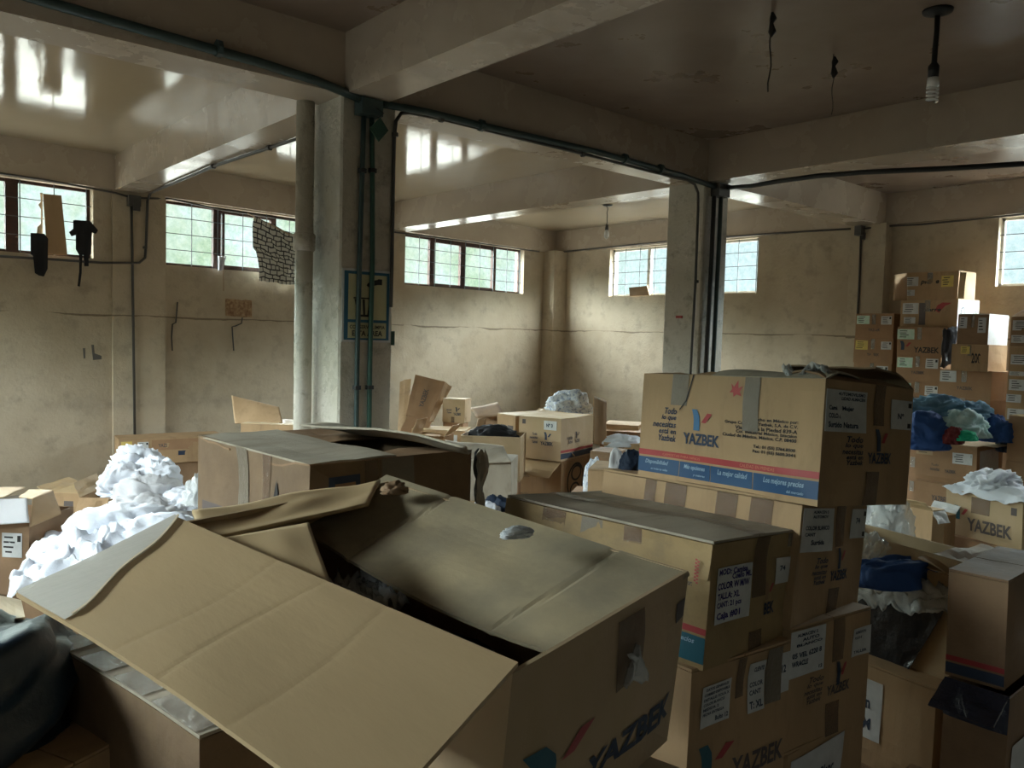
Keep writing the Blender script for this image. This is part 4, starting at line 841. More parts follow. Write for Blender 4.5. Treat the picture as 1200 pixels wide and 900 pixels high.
crumple('plastic_wrap', 'clear crumpled plastic above the folded navy shirt', 'plastic wrap', at(1020, 648, 2.75)-Vector((0, 0, .05)), (.16, .12, .10), 'plastic', 36, .6, 3)
Q_ = Carton('carton with a tilted white note under the plastic draped one', (2.571, .956, .653), .10, .60, .40, .33, 0, 0, 37, 'card', top='closed', res=6)
Q_.label('L', .50, .13, .72, .72, [('DAMA', .1, .10, .6, .3), ('un', .45, .35, .7, .5), ('SM', .4, .65, .75, .85)], name='note', skew=.0)
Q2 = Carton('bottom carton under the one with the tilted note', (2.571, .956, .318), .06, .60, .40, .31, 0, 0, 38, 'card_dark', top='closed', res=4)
R_ = Carton('dark brown carton with stripes at its foot at the right edge', (2.451, .742, 1.062), -.026, .152, .42, .297, -.02, 0, 39, 'card_dark', top='closed', res=8)
R_.patch('L', 0, .80, 1, .85, 'red', 'red_stripe', .002, 8); R_.patch('L', 0, .87, 1, .97, 'ink', 'blue_stripe', .002, 8)

S_ = Carton('open carton with bluish tape at the bottom right corner', (2.43, .715, .755), .0, .165, .36, .36, 0, 0, 40, 'card_dark', top='open', res=6, name='open_carton')
S_.patch('L', 0, .0, 1, .28, 'tape_blue', 'tape', .004, 8); S_.label('R', .1, .4, .5, .9, []); S_.flap('L', .12, 205, .0, 'tape_blue', 0, 1)
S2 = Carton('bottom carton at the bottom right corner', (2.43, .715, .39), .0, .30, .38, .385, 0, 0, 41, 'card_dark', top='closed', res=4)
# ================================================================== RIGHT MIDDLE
U_ = Carton('carton with large logo print and white cloth on top at the right edge', (6.36, 1.865, .62), .352, .623, .42, .337, -.024, -.002, 44, 'card_tan', top='closed', res=8)
U_.logo('L', .12, .30, .31, .60, 'teal', 'red'); U_.text('L', [('YAZBEK', .30, .52, .88, .80, B)], 'ink_dim'); U_.patch('L', .86, .12, .93, .28, 'ink_dim', 'printed_mark'); U_.patch('L', .35, .05, .6, .4, 'tape', 'tape', .003)
U2 = Carton('dark taped carton under the one with the large logo', (6.33, 1.88, .275), .30, .60, .42, .27, 0, 0, 45, 'card_far', top='closed', res=4)
U2.patch('L', .5, .1, .95, .6, 'paper', 'shipping_label', .003)
ct = (Vector(U_.C['Lt'])+Vector(U_.C['Rt']))/2
sheet('white_cloth', 'white crumpled cloth spread over the carton with the large logo', 'cloth', lambda u, v: Vector(U_.C['Nt'])+U_.e[0]*(.67*u-.03)+U_.e[1]*(-.03+.42*v)+Vector((0, 0, .035-(.03*(1-v*8) if v < .12 else 0)+.05*math.sin(u*3.1)*math.sin(v*3.1))), 'cloth_w', 46, 36, .05, 3, 46)
crumple('white_shirt', 'white shirt bundled on top of the spread cloth at the right edge', 'clothes', ct+Vector((.02, .08, .05)), (.42, .34, .12), 'cloth_w', 47, .45, 3)
W_ = Carton('carton heaped with blue and mint garments', (7.32, 2.512, .869), .114, .526, .413, .345, -.027, .03, 48, 'card_far', top='closed', mt='card_tan', res=6)
gl(W_, 'L', .02, .04, .30, .30, 1, 'card_tan', False); gl(W_, 'L', .62, .18, .93, .45, 2); W_.text('L', [('YAZBEK', .5, .62, .68, .70, B), ('Todo', .28, .50, .40, .56, SL), ('necesitas', .26, .60, .42, .68, SL)], 'ink_dim'); W_.patch('R', .1, .1, .9, .8, 'plastic_w', 'lit_patch', .004)  # milky patch on the right side paints in the daylight falling there
W_.flap('R', .17, 165, .03, 'card_tan', 0, 1)
W2 = Carton('reddish carton under the one heaped with garments', (7.28, 2.50, .52), .10, .50, .40, .34, 0, 0, 49, 'card_far', top='closed', res=4)
W2.text('L', [('YAZBEK', .3, .3, .6, .45, B)], 'ink_dim')
W3 = Carton('bottom carton under the one heaped with garments', (7.28, 2.50, .175), .10, .50, .40, .17, 0, 0, 50, 'card_far', top='closed', res=3)
wt = Vector(W_.C['Lt'])*.5+Vector(W_.C['Rt'])*.5
def cl(name, lab, px, py, d, size, m, seed, amp=.3, freq=2.5, rot=0, st=(1, 1, 1), sub=5, cat='clothes', dz=0):
    """garment whose middle shows at pixel px,py ; size w,d,h"""
    c = at(px, py, d)-Vector((0, 0, size[2]*.5-dz)); return crumple(name, lab, cat, c, size, m, seed, amp, freq, rot=rot-.72, sub=sub, stretch=st)
dW = 6.75
cl('jeans', 'faded blue denim bundle on top of the garment heap', 1103, 479, dW+.1, (.58, .40, .19), 'cloth_denim', 51, .38, 3, 0, (1, 1, 2.5))
cl('jeans', 'faded blue denim roll at the right end of the garment heap', 1141, 486, dW+.05, (.34, .28, .18), 'cloth_denim', 52, .3, 2.5, .3, (1, 1, 2))
cl('blue_shirt', 'royal blue shirt hanging over the left end of the garment heap', 1087, 506, dW-.1, (.36, .26, .28), 'cloth_blue', 53, .3, 2.5, 0, (1, 1, 2.4))
cl('mint_shirt', 'pale mint shirt in the middle of the garment heap', 1128, 498, dW-.15, (.36, .22, .20), 'cloth_mint', 54, .4, 3.2)
cl('green_shirt', 'bright green shirt folded at the bottom of the garment heap', 1132, 511, dW-.28, (.19, .12, .08), 'cloth_green', 55, .3, 2.5)
cl('maroon_shirt', 'dark maroon shirt at the bottom of the garment heap', 1117, 511, dW-.26, (.15, .12, .13), 'cloth_red', 56, .4, 3)
cl('blue_shirt', 'royal blue shirt at the right end of the garment heap', 1169, 503, dW-.05, (.26, .22, .20), 'cloth_blue', 57, .4, 3)
cl('navy_shirt', 'navy shirt drooping off the right end of the garment heap', 1180, 514, dW+.05, (.16, .2, .22), 'cloth_navy', 58, .4, 3)
# small printed boxes left of U
V1 = Carton('small carton with red and blue stripe behind the folded navy shirt', at(1093, 600, 5.7), .30, .26, .12, at(1093, 600, 5.7).z-.004, 0, 0, 59, 'card', 'card_in', top='closed', res=4)
V1.patch('L', 0, .58, 1, .66, 'red', 'red_stripe', .002); V1.patch('L', 0, .70, 1, .85, 'ink', 'blue_stripe', .002)
V1.flap('L', .10, 140, 0, 'card_in', 0, 1); V1.flap('R', .09, 240, 0, 'paper', 0, 1)
V2 = Carton('pale open carton between the striped one and the logo one', at(1107, 604, 5.95), .3, .22, .12, at(1107, 604, 5.95).z-.004, 0, 0, 60, 'card', 'paper', top='open', res=4, name='open_carton')
V2.flap('L', .07, 175, .01, 'paper', 0, 1); V2.flap('B', .07, 130, 0, 'paper', 0, 1)
cl('grey_cloth', 'grey crumpled cloth squeezed beside the near right stack', 1028, 606, 3.6, (.20, .18, .24), 'cloth_g', 61, .4, 3)
cl('plastic_bag', 'crumpled clear plastic bag beside the grey cloth', 1042, 618, 3.45, (.16, .18, .20), 'plastic', 62, .6, 3, cat='plastic bag')
Vs = Carton('carton holding the grey cloth and plastic behind the near right stack', (2.95, 1.52, .80), .1, .45, .42, .40, 0, 0, 63, 'card', top='closed', res=4)
Vt = Carton('lower carton behind the near right stack', (2.95, 1.52, .39), .1, .45, .42, .385, 0, 0, 64, 'card', top='closed', res=3)
# ================================================================== FAR RIGHT STACKS
def fst(rows, tag_, prefix):
    for i, r in enumerate(rows):
        c = Carton(r['l'], r['N'], r['phi'], r['a'], r['b'], r['h'], 0, 0, 100+tag_*10+i, r.get('m', 'card_far'), r.get('mt'), top=r.get('top', 'closed'), res=3, warp=.005, group=prefix)
        for k, L in enumerate(r.get('lab', ())): gl(c, 'L', *L[:4], seed=i*5+k, m=L[4] if len(L) > 4 else 'paper', bar=len(L) > 5)
        if r.get('y'): c.text('L', [('YAZBEK', .35, .58, .66, .70, B)], 'ink_dim')
        c.patch('L', .44, 0, .54, .42, 'tape_clear', 'tape', .003, 3)
        for f in r.get('fl', ()): c.flap(*f)
        r['c'] = c
g1 = 'stack of cartons by the right wall pilaster'
fst([dict(l='topmost carton of the stack by the right wall pilaster, mint label', N=(9.0, 4.00, 2.04), phi=.0, a=.43, b=.34, h=.27, lab=[(.03, .05, .38, .40, 'paper_g'), (.68, .08, .95, .42, 'paper', 1)], y=1),
     dict(l='second carton of the pilaster stack, yellow label', N=(9.0, 3.995, 1.766), phi=.0, a=.44, b=.34, h=.27, lab=[(.04, .07, .36, .45, 'paper_y'), (.70, .10, .96, .42, 'paper', 1)], y=1),
     dict(l='third carton of the pilaster stack, partly hidden by the top box flap', N=(9.0, 4.0, 1.492), phi=.02, a=.43, b=.34, h=.27, lab=[(.62, .10, .92, .5, 'paper', 1)]),
     ], 0, g1)
for k in range(4):
    fst([dict(l='lower carton of the pilaster stack, %s below its third one' % ('first', 'next', 'third', 'lowest')[k], N=(9.0, 4.0, 1.218-k*.304), phi=.02, a=.43, b=.34, h=.30)], 5+k, 'lower cartons of the pilaster stack')
g2 = 'second stack of cartons along the right wall'
s2 = [dict(l='top carton of the tallest stack with white and yellow labels, flaps open', N=(8.88, 3.315, 2.473), phi=.10, a=.58, b=.36, h=.283, m='card', lab=[(.02, .14, .28, .48), (.02, .62, .22, .84), (.70, .14, .92, .55, 'paper_y')], ),
      dict(l='second carton of the tallest stack, scribbled pale side and red print', N=(8.86, 3.30, 2.187), phi=.15, a=.62, b=.40, h=.290, m='card', lab=[(.04, .10, .33, .50), (.07, .62, .28, .86)]),
      dict(l='third carton of the tallest stack with logo and mint label', N=(8.80, 3.40, 1.894), phi=.14, a=.50, b=.40, h=.300, m='card_far', lab=[(.0, .06, .38, .42, 'paper_g')]),
      dict(l='fourth carton of the tallest stack, mint and white labels', N=(8.82, 3.42, 1.591), phi=.16, a=.49, b=.40, h=.268, lab=[(.02, .06, .38, .46, 'paper_g'), (.68, .08, .95, .46, 'paper', 1)], y=1),
      dict(l='fifth carton of the tallest stack, mint and white labels', N=(8.82, 3.40, 1.320), phi=.12, a=.50, b=.40, h=.268, lab=[(.02, .06, .36, .44, 'paper_g'), (.66, .12, .93, .5, 'paper', 1)], y=1),
      dict(l='sixth carton of the tallest stack, just above the garment heap', N=(8.82, 3.40, 1.049), phi=.12, a=.50, b=.40, h=.268)]
fst(s2, 1, g2)
flapq(s2[0]['c'].o, at(1063, 320, 8.68), at(1063, 352, 8.68), at(1047, 352, 8.5), at(1048, 322, 8.5), 'card', wave=.003, seed=61, nu=6, nv=6); flapq(s2[0]['c'].o, at(1125, 319, 8.26), at(1122, 350, 8.26), at(1129, 350, 8.08), at(1132, 319, 8.08), 'card_in', wave=.003, seed=62, nu=6, nv=6)
c = s2[1]['c']; c.text('R', [('Olivera', .12, .25, .9, .65, dict(bold=-.01))], 'ink', 'scribble'); c.poly('L', [[(.66, .2), (.74, .1), (.9, .12), (.88, .45), (.72, .5), (.62, .38)]], 'red', 'red_print')
c.patch('R', 0, 0, 1, 1, 'paper', 'lit_side', .002, 3)  # strong side light painted as a white face
c.patch('L', .34, .1, .46, .9, 'ink_dim', 'printed_mark', .002); c.text('L', [('pierre', .40, .28, .72, .46, dict(bold=.03, shear=.2))], 'ink_k')
s2[0]['c'].text('L', [('pierre', .32, .24, .66, .46, dict(bold=.04, shear=.2))], 'ink_k')
c = s2[2]['c']; c.logo('L', .06, .48, .32, .80, 'ink', 'red'); c.text('L', [('YAZBEK', .38, .68, .93, .88, B)], 'ink_k')
sheet('plastic_sheet', 'black plastic sheet hanging beside the third carton of the tallest stack', 'plastic sheet', lambda u, v: at(1105+17*u-3*v, 386+44*v-4*u, 8.2), 'bag_k', 10, 14, .04, 3, 71, th=.01)
for k in range(3):
    fst([dict(l='lower carton of the tallest stack, %s below its sixth one' % ('first', 'middle', 'lowest')[k], N=(8.82, 3.40, .778-k*.26), phi=.12, a=.50, b=.40, h=.255)], 6+k, 'lower cartons of the tallest stack')
g3 = 'third stack of cartons along the right wall'
s3 = [dict(l='top carton of the third stack wrapped in tape, white lit side', N=(8.31, 2.817, 2.009), phi=.02, a=.27, b=.48, h=.285, m='card_dark', mt='paper', lab=[(.05, .08, .3, .45), (.66, .1, .92, .6)]),
      dict(l='second carton of the third stack with torn yellow label', N=(8.30, 2.80, 1.72), phi=.05, a=.33, b=.42, h=.245, m='card', lab=[(.25, .05, .5, .35, 'paper_y')]),
      dict(l='wide third carton of the third stack', N=(8.308, 2.762, 1.472), phi=.30, a=.555, b=.5, h=.262, lab=[(.02, .02, .34, .44)], y=1),
      dict(l='wide fourth carton of the third stack above the garment heap', N=(8.30, 2.76, 1.207), phi=.30, a=.555, b=.5, h=.262)]
fst(s3, 2, g3)
s3[0]['c'].patch('R', 0, 0, 1, 1, 'paper', 'lit_side', .002, 3)  # white face again stands for light on this side
s3[1]['c'].text('L', [('200', .55, .3, .8, .7, B)], 'ink_k')
for k in range(3):
    fst([dict(l='lower carton of the third stack, %s below its wide ones' % ('first', 'middle', 'lowest')[k], N=(8.30, 2.76, .942-k*.314), phi=.28, a=.55, b=.48, h=.31)], 7+k, 'lower cartons of the third stack')
g4 = 'stack of cartons at the right edge by the wall'
s4 = [dict(l='top carton of the edge stack with its pale top flap lifted', N=(8.10, 2.02, 1.985), phi=.22, a=.60, b=.5, h=.265, m='card_dark', lab=[(.03, .12, .33, .46), (.02, .62, .25, .88), (.33, .2, .6, .55, 'paper_y')], top='open', fl=[('B', .2, 160, 0, 'paper', 0, 1), ('A', .3, 30, 0, 'paper', 0, 1)]),
      dict(l='second carton of the edge stack, black print beside its label', N=(8.10, 2.02, 1.715), phi=.22, a=.60, b=.5, h=.262, m='card', lab=[(.03, .26, .33, .60), (.02, .84, .25, .99)]),
      dict(l='third carton of the edge stack, two white labels', N=(8.10, 2.02, 1.449), phi=.22, a=.60, b=.5, h=.262, m='card', lab=[(.03, .10, .31, .48), (.0, .62, .22, .90)]),
      dict(l='fourth carton of the edge stack, one torn white label', N=(8.10, 2.02, 1.183), phi=.22, a=.60, b=.5, h=.262, m='card', lab=[(.03, .10, .28, .48)])]
fst(s4, 3, g4)
s4[1]['c'].text('L', [('pierre', .36, .3, .75, .5, dict(bold=.04, shear=.2))], 'ink_k')
for k in range(3):
    fst([dict(l='lower carton of the edge stack, %s below its fourth one' % ('first', 'middle', 'lowest')[k], N=(8.10, 2.02, .917-k*.304), phi=.22, a=.60, b=.5, h=.30)], 8+k, 'lower cartons of the edge stack')
XR = Carton('carton with sunlit pale top at the right edge below the edge stack', at(1250, 494, 6.25), .22, .44, .38, .36, 0, 0, 90, 'card_far', 'card_in', top='closed', res=4)
XR2 = Carton('carton under the sunlit topped one at the right edge', Vector(XR.C['Nt'])-Vector((0, 0, .37)), .22, .44, .38, .36, 0, 0, 91, 'card_far', top='closed', res=4)
XR3 = Carton('bottom carton under the sunlit topped one at the right edge', Vector(XR.C['Nt'])-Vector((0, 0, .74)), .22, .44, .38, max(.1, XR.C['Nt'].z-.75), 0, 0, 92, 'card_far', top='closed', res=3)
# ================================================================== MIDDLE GROUP
def supp(lab, x, y, ztop, phi, a, b, seed, m='card_far', grp=None):
    """cartons down to the floor below a visible one"""
    n = max(1, round(ztop/.62)); h = ztop/n
    x += .05*(math.sin(phi)*a+math.cos(phi)*b); y += .05*(math.cos(phi)*a-math.sin(phi)*b); a *= .9; b *= .9
    for k in range(n): Carton(lab, (x, y, ztop-k*h-.002), phi, a, b, h-.004, 0, 0, seed+k, m, top='closed', res=3, group=grp or lab)
AA = Carton('upright carton with small blue logo on its face, on the loose flapped one', (4.502, 4.577, 1.038), -.29, .396, .56, .335, -.005, -.007, 201, 'card_tan', 'card_in', top='closed', res=6)
AA.logo('L', .60, .33, .78, .52, 'ink', 'ink'); AA.text('L', [('YAZBEK', .52, .56, .82, .65, B), ('Todo', .32, .36, .44, .42, SL), ('necesitas', .26, .45, .46, .51, SL), ('Yazbek', .32, .55, .46, .62, SL)], 'ink')
AA.label('L', .60, .05, .90, .27, [('Nº 3', .2, .3, .7, .7)]); AA.patch('L', .08, .05, .16, .16, 'ink_dim', 'printed_mark')
AA.text('R', [('YAZBEK', .40, .52, .58, .60, B), ('necesitas', .16, .42, .34, .50, SL), ('Yazbek', .2, .52, .34, .60, SL)], 'ink_dim'); AA.logo('R', .42, .33, .55, .50, 'ink_dim', 'ink_dim')
AA.patch('R', 0, .74, 1, .80, 'red', 'red_stripe', .002); AA.patch('R', 0, .82, 1, .95, 'ink', 'blue_stripe', .002)
CC = Carton('open carton with front flap hanging down and round wreath print on its side', (4.542, 4.60, .69), -.305, .426, .56, .40, 0, -.008, 202, 'card', top='closed', res=6)
CC.flap('L', .22, 200, .03, 'card_in', 0, 1, (-.05, 0))
mb = MB()
def ring(mb, cc, f, cu, cv, ru, rv, w):
    n = 22
    for k in range(n):
        a0, a1 = 2*math.pi*k/n, 2*math.pi*(k+1)/n
        mb.add([cc.pt(f, cu+ru*s*math.cos(a), cv+rv*s*math.sin(a), .002) for s, a in ((1, a0), (1, a1), (1-w, a1), (1-w, a0))], [(0, 1, 2, 3)])
ring(mb, CC, 'R', .48, .28, .16, .17, .25); ring(mb, CC, 'R', .46, .64, .16, .17, .25); ring(mb, CC, 'R', .47, .46, .26, .40, .12); mb.build('wreath_print', 'ink_k', CC.o)
CC.text('L', [('COLOR', .05, .30, .30, .38, {}), ('DOCENAS', .05, .72, .42, .80, {})], 'ink_dim'); 
supp('carton under the one with the wreath print', 4.55, 4.62, .285, -.3, .42, .56, 203)
BB = Carton('carton with striped print right behind the small blue logo one', at(604, 488, 6.75), -.05, .22, .62, .325, 0, 0, 205, 'card', 'card_in', top='closed', res=5)
c_ = BB; BB.patch('L', 0, .70, 1, .78, 'red', 'red_stripe', .002); BB.patch('L', .2, .25, .45, .55, 'ink_dim', 'printed_mark'); BB.patch('L', .6, .25, .9, .55, 'ink_dim', 'printed_mark')
EE = Carton('open carton with white printed cloth on top and a tall raised flap', at(662, 489, 7.35), -.35, .34, .55, .36, 0, 0, 210, 'card', top='open', res=5, name='open_carton')
EE.flap('L', .15, 20, 0, 'card_in', 0, .5); 
flapq(EE.o, at(696, 520, 7.2), at(711, 520, 7.5), at(711, 470, 7.5), at(696, 464, 7.2), 'card', wave=.005, seed=12, name='raised_flap')
EE.flap('R', .17, 15, 0, 'card_in', 0, 1)
supp('carton under the one with the tall raised flap', EE.C['Nt'].x+.01, EE.C['Nt'].y+.01, EE.C['Nb'].z-.005, -.35, .33, .53, 211)
cl('printed_cloth', 'white cloth with blue print heaped on the carton by the corner', 667, 471, 7.5, (.42, .3, .20), 'print_w', 213, .35, 2.6, 0, (1, 1, 1.3))
# flattened cartons leaning on the back wall
def leaning(lab, pts, d0, d1, m, seed, th=.012, prn=False):
    """flat folded carton: 4 pixels TL TR BR BL ; depth at the top and at the bottom"""
    A, B_, C_, D__ = [at(x, y, d) for (x, y), d in zip(pts, (d0, d0, d1, d1))]
    f = bil(A, B_, C_, D__); mb = MB(); mb.slab(lambda u, v: f(u, v)+noise.noise_vector(Vector((u*2, v*2, seed)))*.012, 6, 8, th)
    o = mb.build('flattened_carton', m); tag(o, lab, 'flattened cardboard box', 'flattened cartons leaning on the back wall')
    return o, f
o, f = leaning('large flattened carton leaning on the back wall, front of the group', [(487, 440), (521, 448), (502, 495), (475, 487)], 8.6, 8.1, 'card_far', 1)
v, fc = text2d('YAZBEK', bold=.02); n = (f(1, 0)-f(0, 0)).cross(f(0, 1)-f(0, 0)).normalized(); n = n if n.dot(fw) < 0 else -n
mb = MB(); mb.add([f(.42+.18*(1-b), .75-.45*a)+n*.02 for a, b in v], fc); mb.build('printed_text', 'ink_dim', o)
leaning('smaller flattened carton below the large leaning one', [(477, 488), (506, 495), (495, 516), (468, 508)], 8.0, 7.8, 'card_far', 2)
leaning('flattened carton leaning behind, its right edge catching light', [(519, 447), (529, 454), (508, 494), (496, 496)], 8.75, 8.25, 'card', 3)
leaning('narrow pale cardboard piece leaning beside the left pillar', [(469, 448), (482, 444), (474, 560), (464, 563)], 8.8, 7.9, 'card', 4)
K1 = Carton('small pale carton with logo standing on the lit one by the back wall', at(545, 469, 8.3), -.62, .24, .22, .235, .0, 0, 220, 'card_tan', top='closed', res=4)
K1.logo('L', .58, .32, .78, .52, 'ink', 'ink'); K1.text('L', [('YAZBEK', .5, .56, .84, .68, B), ('necesitas', .18, .40, .42, .48, SL), ('Yazbek', .2, .52, .42, .60, SL)], 'ink'); K1.patch('L', .4, .75, .55, 1, 'tape', 'tape', .003)
K2 = Carton('long carton with sunlit top in front of the leaning ones', at(545, 506, 7.7), -.75, .52, .34, .18, 0, 0, 221, 'card', 'card_in', top='closed', res=4)
K2.patch('L', .72, .2, .86, .6, 'paper', 'shipping_label', .003)
supp('carton under the long sunlit topped one', K2.C['Nt'].x, K2.C['Nt'].y+.01, K2.C['Nb'].z-.005, -.75, .5, .34, 222)
supp('carton under the small pale logo one', K1.C['Nt'].x, K1.C['Nt'].y+.01, K1.C['Nb'].z-.005, -.62, .24, .2, 225)
K3 = Carton('small open carton with ragged flaps behind the dusty topped one', at(520, 512, 6.9), -.6, .30, .26, .24, 0, 0, 228, 'card', top='open', res=4, name='open_carton')
K3.flap('L', .14, 160, .03, 'card', 0, 1); K3.flap('A', .14, 70, 0, 'card', 0, 1); K3.flap('R', .12, 130, 0, 'card_in', 0, 1)
supp('carton under the small ragged open one', K3.C['Nt'].x, K3.C['Nt'].y+.01, K3.C['Nb'].z-.005, -.6, .30, .26, 229)
K4 = Carton('dark open carton with raised flaps between the logo ones', at(588, 507, 7.2), -.72, .30, .30, .30, 0, 0, 232, 'card_dark', top='open', res=4, name='open_carton')
flapq(K4.o, at(558, 489, 7.3), at(591, 487, 7.2), at(583, 471, 7.5), at(551, 478, 7.5), 'card_dark', wave=.004, seed=3, nu=8, nv=6); flapq(K4.o, at(556, 508, 7.0), at(566, 509, 7.0), at(570, 490, 7.1), at(560, 490, 7.1), 'card_dark', wave=.003, seed=4, nu=6, nv=6); flapq(K4.o, at(591, 507, 7.3), at(566, 508, 7.4), at(559, 488, 7.45), at(591, 485, 7.4), 'card_dark', wave=.003, seed=6, nu=6, nv=6)
supp('carton under the dark open one with raised flaps', K4.C['Nt'].x, K4.C['Nt'].y+.01, K4.C['Nb'].z-.005, -.72, .3, .3, 233)
DDc = Carton('wide open carton holding black cloth left of the small blue logo one', at(610, 513, 6.1), -.72, .46, .36, .34, 0, 0, 236, 'card_tan', top='open', res=5, name='open_carton')
supp('carton under the wide open one with black cloth', DDc.C['Nt'].x, DDc.C['Nt'].y+.01, DDc.C['Nb'].z-.005, -.72, .46, .36, 237)
cl('black_cloth', 'black cloth heaped in the wide open carton', 578, 509, 6.35, (.36, .2, .12), 'cloth_k', 239, .3, 2.6)
D2 = Carton('dusty carton with drooping front flap beside the dusty topped one', at(599, 543, 5.3), -.72, .36, .34, .26, 0, 0, 240, 'card_dust', top='closed', res=5)
flapq(D2.o, at(560, 543, 5.3), at(599, 541, 5.25), at(590, 523, 5.5), at(521, 515, 5.6), 'card_dust', wave=.008, seed=14)
supp('carton under the dusty one with drooping flap', D2.C['Nt'].x, D2.C['Nt'].y+.01, D2.C['Nb'].z-.005, -.72, .36, .34, 241, 'card_tan')
cl('white_cloth', 'small white cloth bundle behind the rim of the big open carton', 569, 603, 4.3, (.16, .14, .14), 'cloth_w', 244, .3, 2.5)
cl('navy_cloth', 'dark navy cloth beside the small white bundle', 582, 598, 4.45, (.16, .14, .16), 'cloth_navy', 245, .3, 2.5)
Kx = Carton('carton carrying the small white bundle', at(612, 612, 4.2), -.72, .36, .36, .34, 0, 0, 246, 'card_dark', top='closed', res=3)
supp('lower carton below the small white bundle', Kx.C['Nt'].x, Kx.C['Nt'].y+.01, Kx.C['Nb'].z-.005, -.72, .36, .36, 247)
# right of AA
H1 = Carton('flat folded carton lying on the pile by the corner', at(748, 500, 8.0), -.55, .36, .4, .07, 0, 0, 250, 'card', top='closed', res=3)
H2 = Carton('shallow carton under the flat folded one by the corner', at(752, 508, 7.8), -.55, .44, .42, .13, 0, 0, 251, 'card_far', top='closed', res=3)
supp('carton under the shallow one by the corner', H2.C['Nt'].x, H2.C['Nt'].y+.01, H2.C['Nb'].z-.005, -.55, .42, .42, 252)
H3 = Carton('labelled carton with white cloth on top left of the striped one', at(750, 522, 6.6), -.55, .30, .4, .20, 0, 0, 255, 'card', top='closed', res=4)
gl(H3, 'L', .02, .1, .42, .75, 3); gl(H3, 'L', .60, .2, .92, .8, 4)
supp('carton under the labelled one beside the striped one', H3.C['Nt'].x, H3.C['Nt'].y+.01, H3.C['Nb'].z-.005, -.55, .30, .40, 256)
cl('white_cloth', 'flat white cloth lying on the labelled carton by the striped one', 731, 516, 6.75, (.32, .26, .09), 'cloth_w', 258, .3, 2.5)
H4 = Carton('small dark carton right of the wreath print carton', at(722, 532, 6.0), -.45, .20, .26, .24, 0, 0, 259, 'card_dark', top='closed', res=3)
supp('carton under the small dark one by the wreath print', H4.C['Nt'].x, H4.C['Nt'].y+.01, H4.C['Nb'].z-.005, -.45, .22, .3, 260)
cl('navy_cloth', 'dark navy cloth by the left foot of the striped carton', 740, 543, 4.6, (.14, .12, .13), 'cloth_navy', 262, .3, 2.5)
cl('paper_sheet', 'crumpled pale paper left of the dark navy cloth', 722, 541, 4.65, (.09, .08, .13), 'cloth_g', 263, .3, 2.5, cat='paper')
Hx = Carton('carton carrying the dark navy cloth', at(760, 556, 4.5), -.6, .34, .34, .30, 0, 0, 264, 'card', top='closed', res=3)
supp('lower carton below the dark navy cloth', Hx.C['Nt'].x, Hx.C['Nt'].y+.01, Hx.C['Nb'].z-.005, -.6, .34, .34, 265)
cl('printed_cloth', 'white and blue printed cloth tucked beside the wreath print carton', 697, 562, 5.4, (.15, .14, .26), 'print_w', 268, .4, 2.6)
supp('carton under the tucked printed cloth', at(705, 577, 5.35).x, at(705, 577, 5.35).y-.1, at(700, 578, 5.35).z-.01, -.6, .3, .3, 269)
# ================================================================== LEFT GROUP
L1 = Carton('long carton with faded red print and blue stripe against the back wall', onA(262, 511, .75), -1.42, 1.02, .40, .26, 0, 0, 301, 'card', top='closed', res=5)
L1.patch('L', .02, .06, .12, .42, 'paper_y', 'shipping_label', .003, 2); gl(L1, 'L', .17, .1, .27, .42, 7); L1.patch('L', .55, .52, 1, .70, 'ink', 'blue_stripe', .002); L1.patch('L', .3, .04, 1, .46, 'card_far', 'faded_print', .0015); L1.text('L', [('YAZBEK', .36, .2, .5, .34, B)], 'ink_dim')
supp('carton under the long faded print one', L1.C['Nt'].x, L1.C['Nt'].y, L1.C['Nb'].z-.005, -1.42, 1.0, .40, 302, 'card_dark')
L2 = Carton('carton with a tall raised flap by the drain pipe', at(345, 499, 6.2), -.80, .42, .36, .40, 0, 0, 305, 'card', 'card_in', top='closed', res=4)
flapq(L2.o, at(275, 496, 6.35), at(331, 495, 6.3), at(327, 477, 6.5), at(271, 463, 6.55), 'card', wave=.003, seed=21, name='raised_flap')
supp('carton under the one with the tall raised flap by the pipe', L2.C['Nt'].x, L2.C['Nt'].y+.01, L2.C['Nb'].z-.005, -.8, .42, .36, 306, 'card_dark')
L3 = Carton('open carton with pale flaps folded out at the left edge', at(34, 612, 4.55), -.80, .55, .42, .42, 0, 0, 310, 'card_dark', top='open', res=5, name='open_carton')
flapq(L3.o, at(-60, 618, 4.45), at(34, 612, 4.5), at(31, 583, 4.62), at(-60, 588, 4.55), 'cloth_g', wave=.006, seed=22); gl(L3, 'L', .72, .15, .93, .48, 9)
flapq(L3.o, at(36, 617, 4.5), at(72, 602, 4.7), at(62, 574, 4.9), at(38, 584, 4.65), 'card', wave=.003, seed=23)
flapq(L3.o, at(38, 584, 4.66), at(62, 574, 4.91), at(34, 573, 5.1), at(22, 582, 4.8), 'card_in', wave=.003, seed=24)
flapq(L3.o, at(-60, 590, 4.9), at(5, 582, 4.9), at(29, 570, 5.2), at(-60, 570, 5.2), 'card_in', wave=.004, seed=25)
supp('carton under the open one at the left edge', L3.C['Nt'].x, L3.C['Nt'].y+.01, L3.C['Nb'].z-.005, -.8, .55, .42, 311, 'card_dark')
L4 = Carton('closed carton with lit folded top near the left wall', at(97, 579, 6.3), -.80, .26, .42, .20, 0, 0, 315, 'card', 'card_in', top='closed', res=4)
L4.flap('A', .12, 160, 0, 'card_in', 0, 1); L4.patch('L', .4, .3, .7, .6, 'ink_dim', 'printed_mark')
supp('carton under the lit folded top one', L4.C['Nt'].x, L4.C['Nt'].y+.01, L4.C['Nb'].z-.005, -.8, .26, .42, 316, 'card_dark')
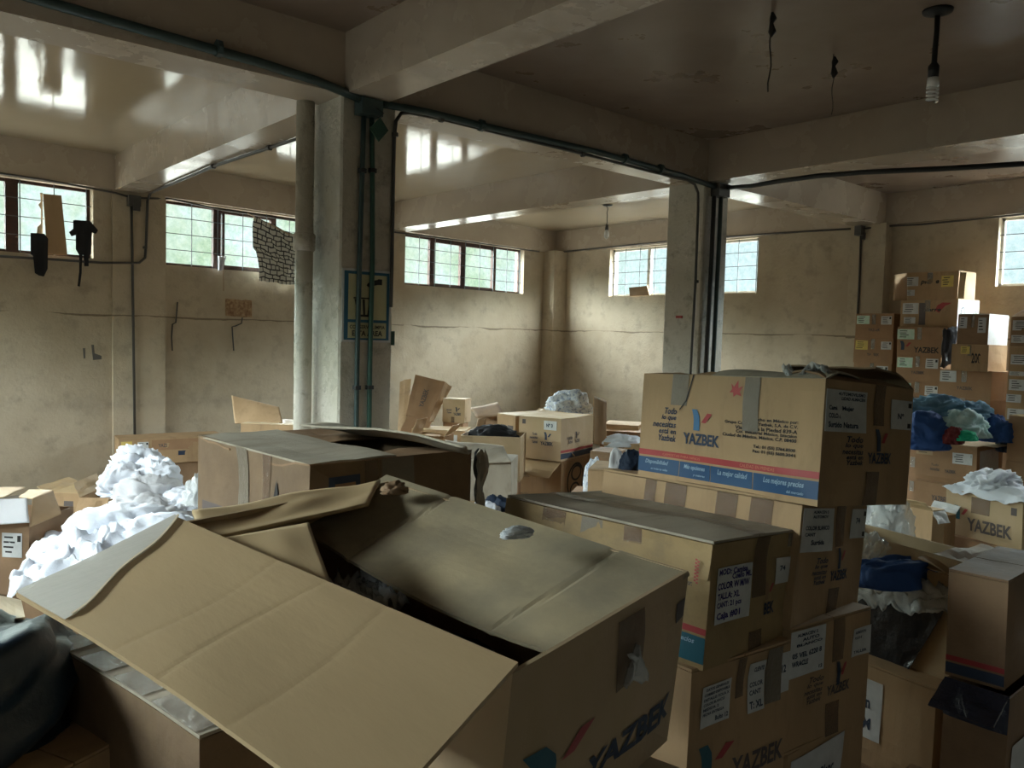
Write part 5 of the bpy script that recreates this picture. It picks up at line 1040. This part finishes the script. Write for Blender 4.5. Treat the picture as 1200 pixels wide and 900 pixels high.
L5 = Carton('open carton beside the tall pile of white shirts', at(128, 584, 6.1), -.95, .22, .42, .22, 0, 0, 318, 'card', top='open', res=4, name='open_carton')
L5.flap('L', .12, 240, 0, 'card', 0, 1); L5.flap('A', .12, 110, 0, 'card_in', 0, 1)
supp('carton under the open one beside the white shirts', L5.C['Nt'].x, L5.C['Nt'].y+.01, L5.C['Nb'].z-.005, -.95, .22, .42, 319, 'card_dark')
mb = MB(); mb.slab(bil(at(38, 645, 5.2), at(60, 612, 6.0), at(125, 600, 6.2), at(110, 650, 5.1)), 4, 4, .01); tag(mb.build('cardboard_sheet', 'card_dust'), 'flat grey cardboard sheet lying before the left boxes', 'cardboard')
dL = 5.0
for k, (px, py, d, sz, m, rot, lab) in enumerate((
    (160, 545, 5.45, (.36, .34, .24), 'cloth_w', .2, 'white shirt crowning the tall pile at left'),
    (150, 562, 5.3, (.34, .30, .20), 'cloth_w', .9, 'white shirt at the left shoulder of the tall pile'),
    (180, 560, 5.35, (.32, .32, .24), 'cloth_w', -.4, 'white shirt at the right shoulder of the tall pile'),
    (172, 583, 5.2, (.42, .36, .22), 'cloth_g', .1, 'greyish white shirt in the middle of the tall pile'),
    (180, 603, 5.1, (.50, .42, .22), 'cloth_g', .5, 'greyish white shirt at the foot of the tall pile'),
    (213, 584, 5.2, (.28, .22, .12), 'cloth_w', -.5, 'white sleeve trailing right of the tall pile'))):
    cl('white_shirt', lab, px, py, d, sz, m, 330+k, .42, 3.0, rot, (1, 1, 1.6), 5)
cl('white_shirt', 'white shirt humped in front of the tall pile', 145, 612, 4.6, (.52, .40, .20), 'cloth_w', 340, .38, 2.6, .2)
cl('white_shirt', 'white shirt spread beside the long flap, right of the hump', 190, 618, 4.4, (.40, .30, .12), 'cloth_w', 341, .4, 3, .2)
def base_heap(name, lab, px, py, d, size, m, seed):
    return crumple(name, lab, 'clothes', at(px, py, d)-Vector((0, 0, size[2]*.5)), size, m, seed, .2, 2.5, rot=-.7)
sheet('white_sheet', 'broad white sheet spread over the heap at left behind the long flap', 'cloth', lambda u, v: bil(at(60, 625, 4.7), at(190, 608, 4.6), at(190, 690, 3.7), at(5, 690, 3.8))(u, v)+Vector((0, 0, .06*math.sin(u*3.1)*math.sin(v*3.1))), 'cloth_w', 60, 50, .11, 4.5, 342)
# carton heap that carries the clothes
for i, (x0, y0, x1, y1, z) in enumerate(((200, 640, 60, 660, 0), )):
    pass
base = [('carton under the broad white sheet', at(150, 700, 3.75), .52, .5), ('carton under the white shirt hump', at(215, 640, 4.35), .55, .5), ('carton under the tall pile of white shirts', at(232, 618, 5.05), .55, .5)]
for i, (lab, c, a, b_) in enumerate(base):
    supp(lab, c.x, c.y, c.z-.03, -.85, a, b_, 350+i*4, 'card_dark')
cl('plastic_bag', 'crumpled clear plastic bag right of the white shirts', 232, 575, 5.0, (.16, .16, .16), 'plastic', 360, .5, 3, cat='plastic bag')
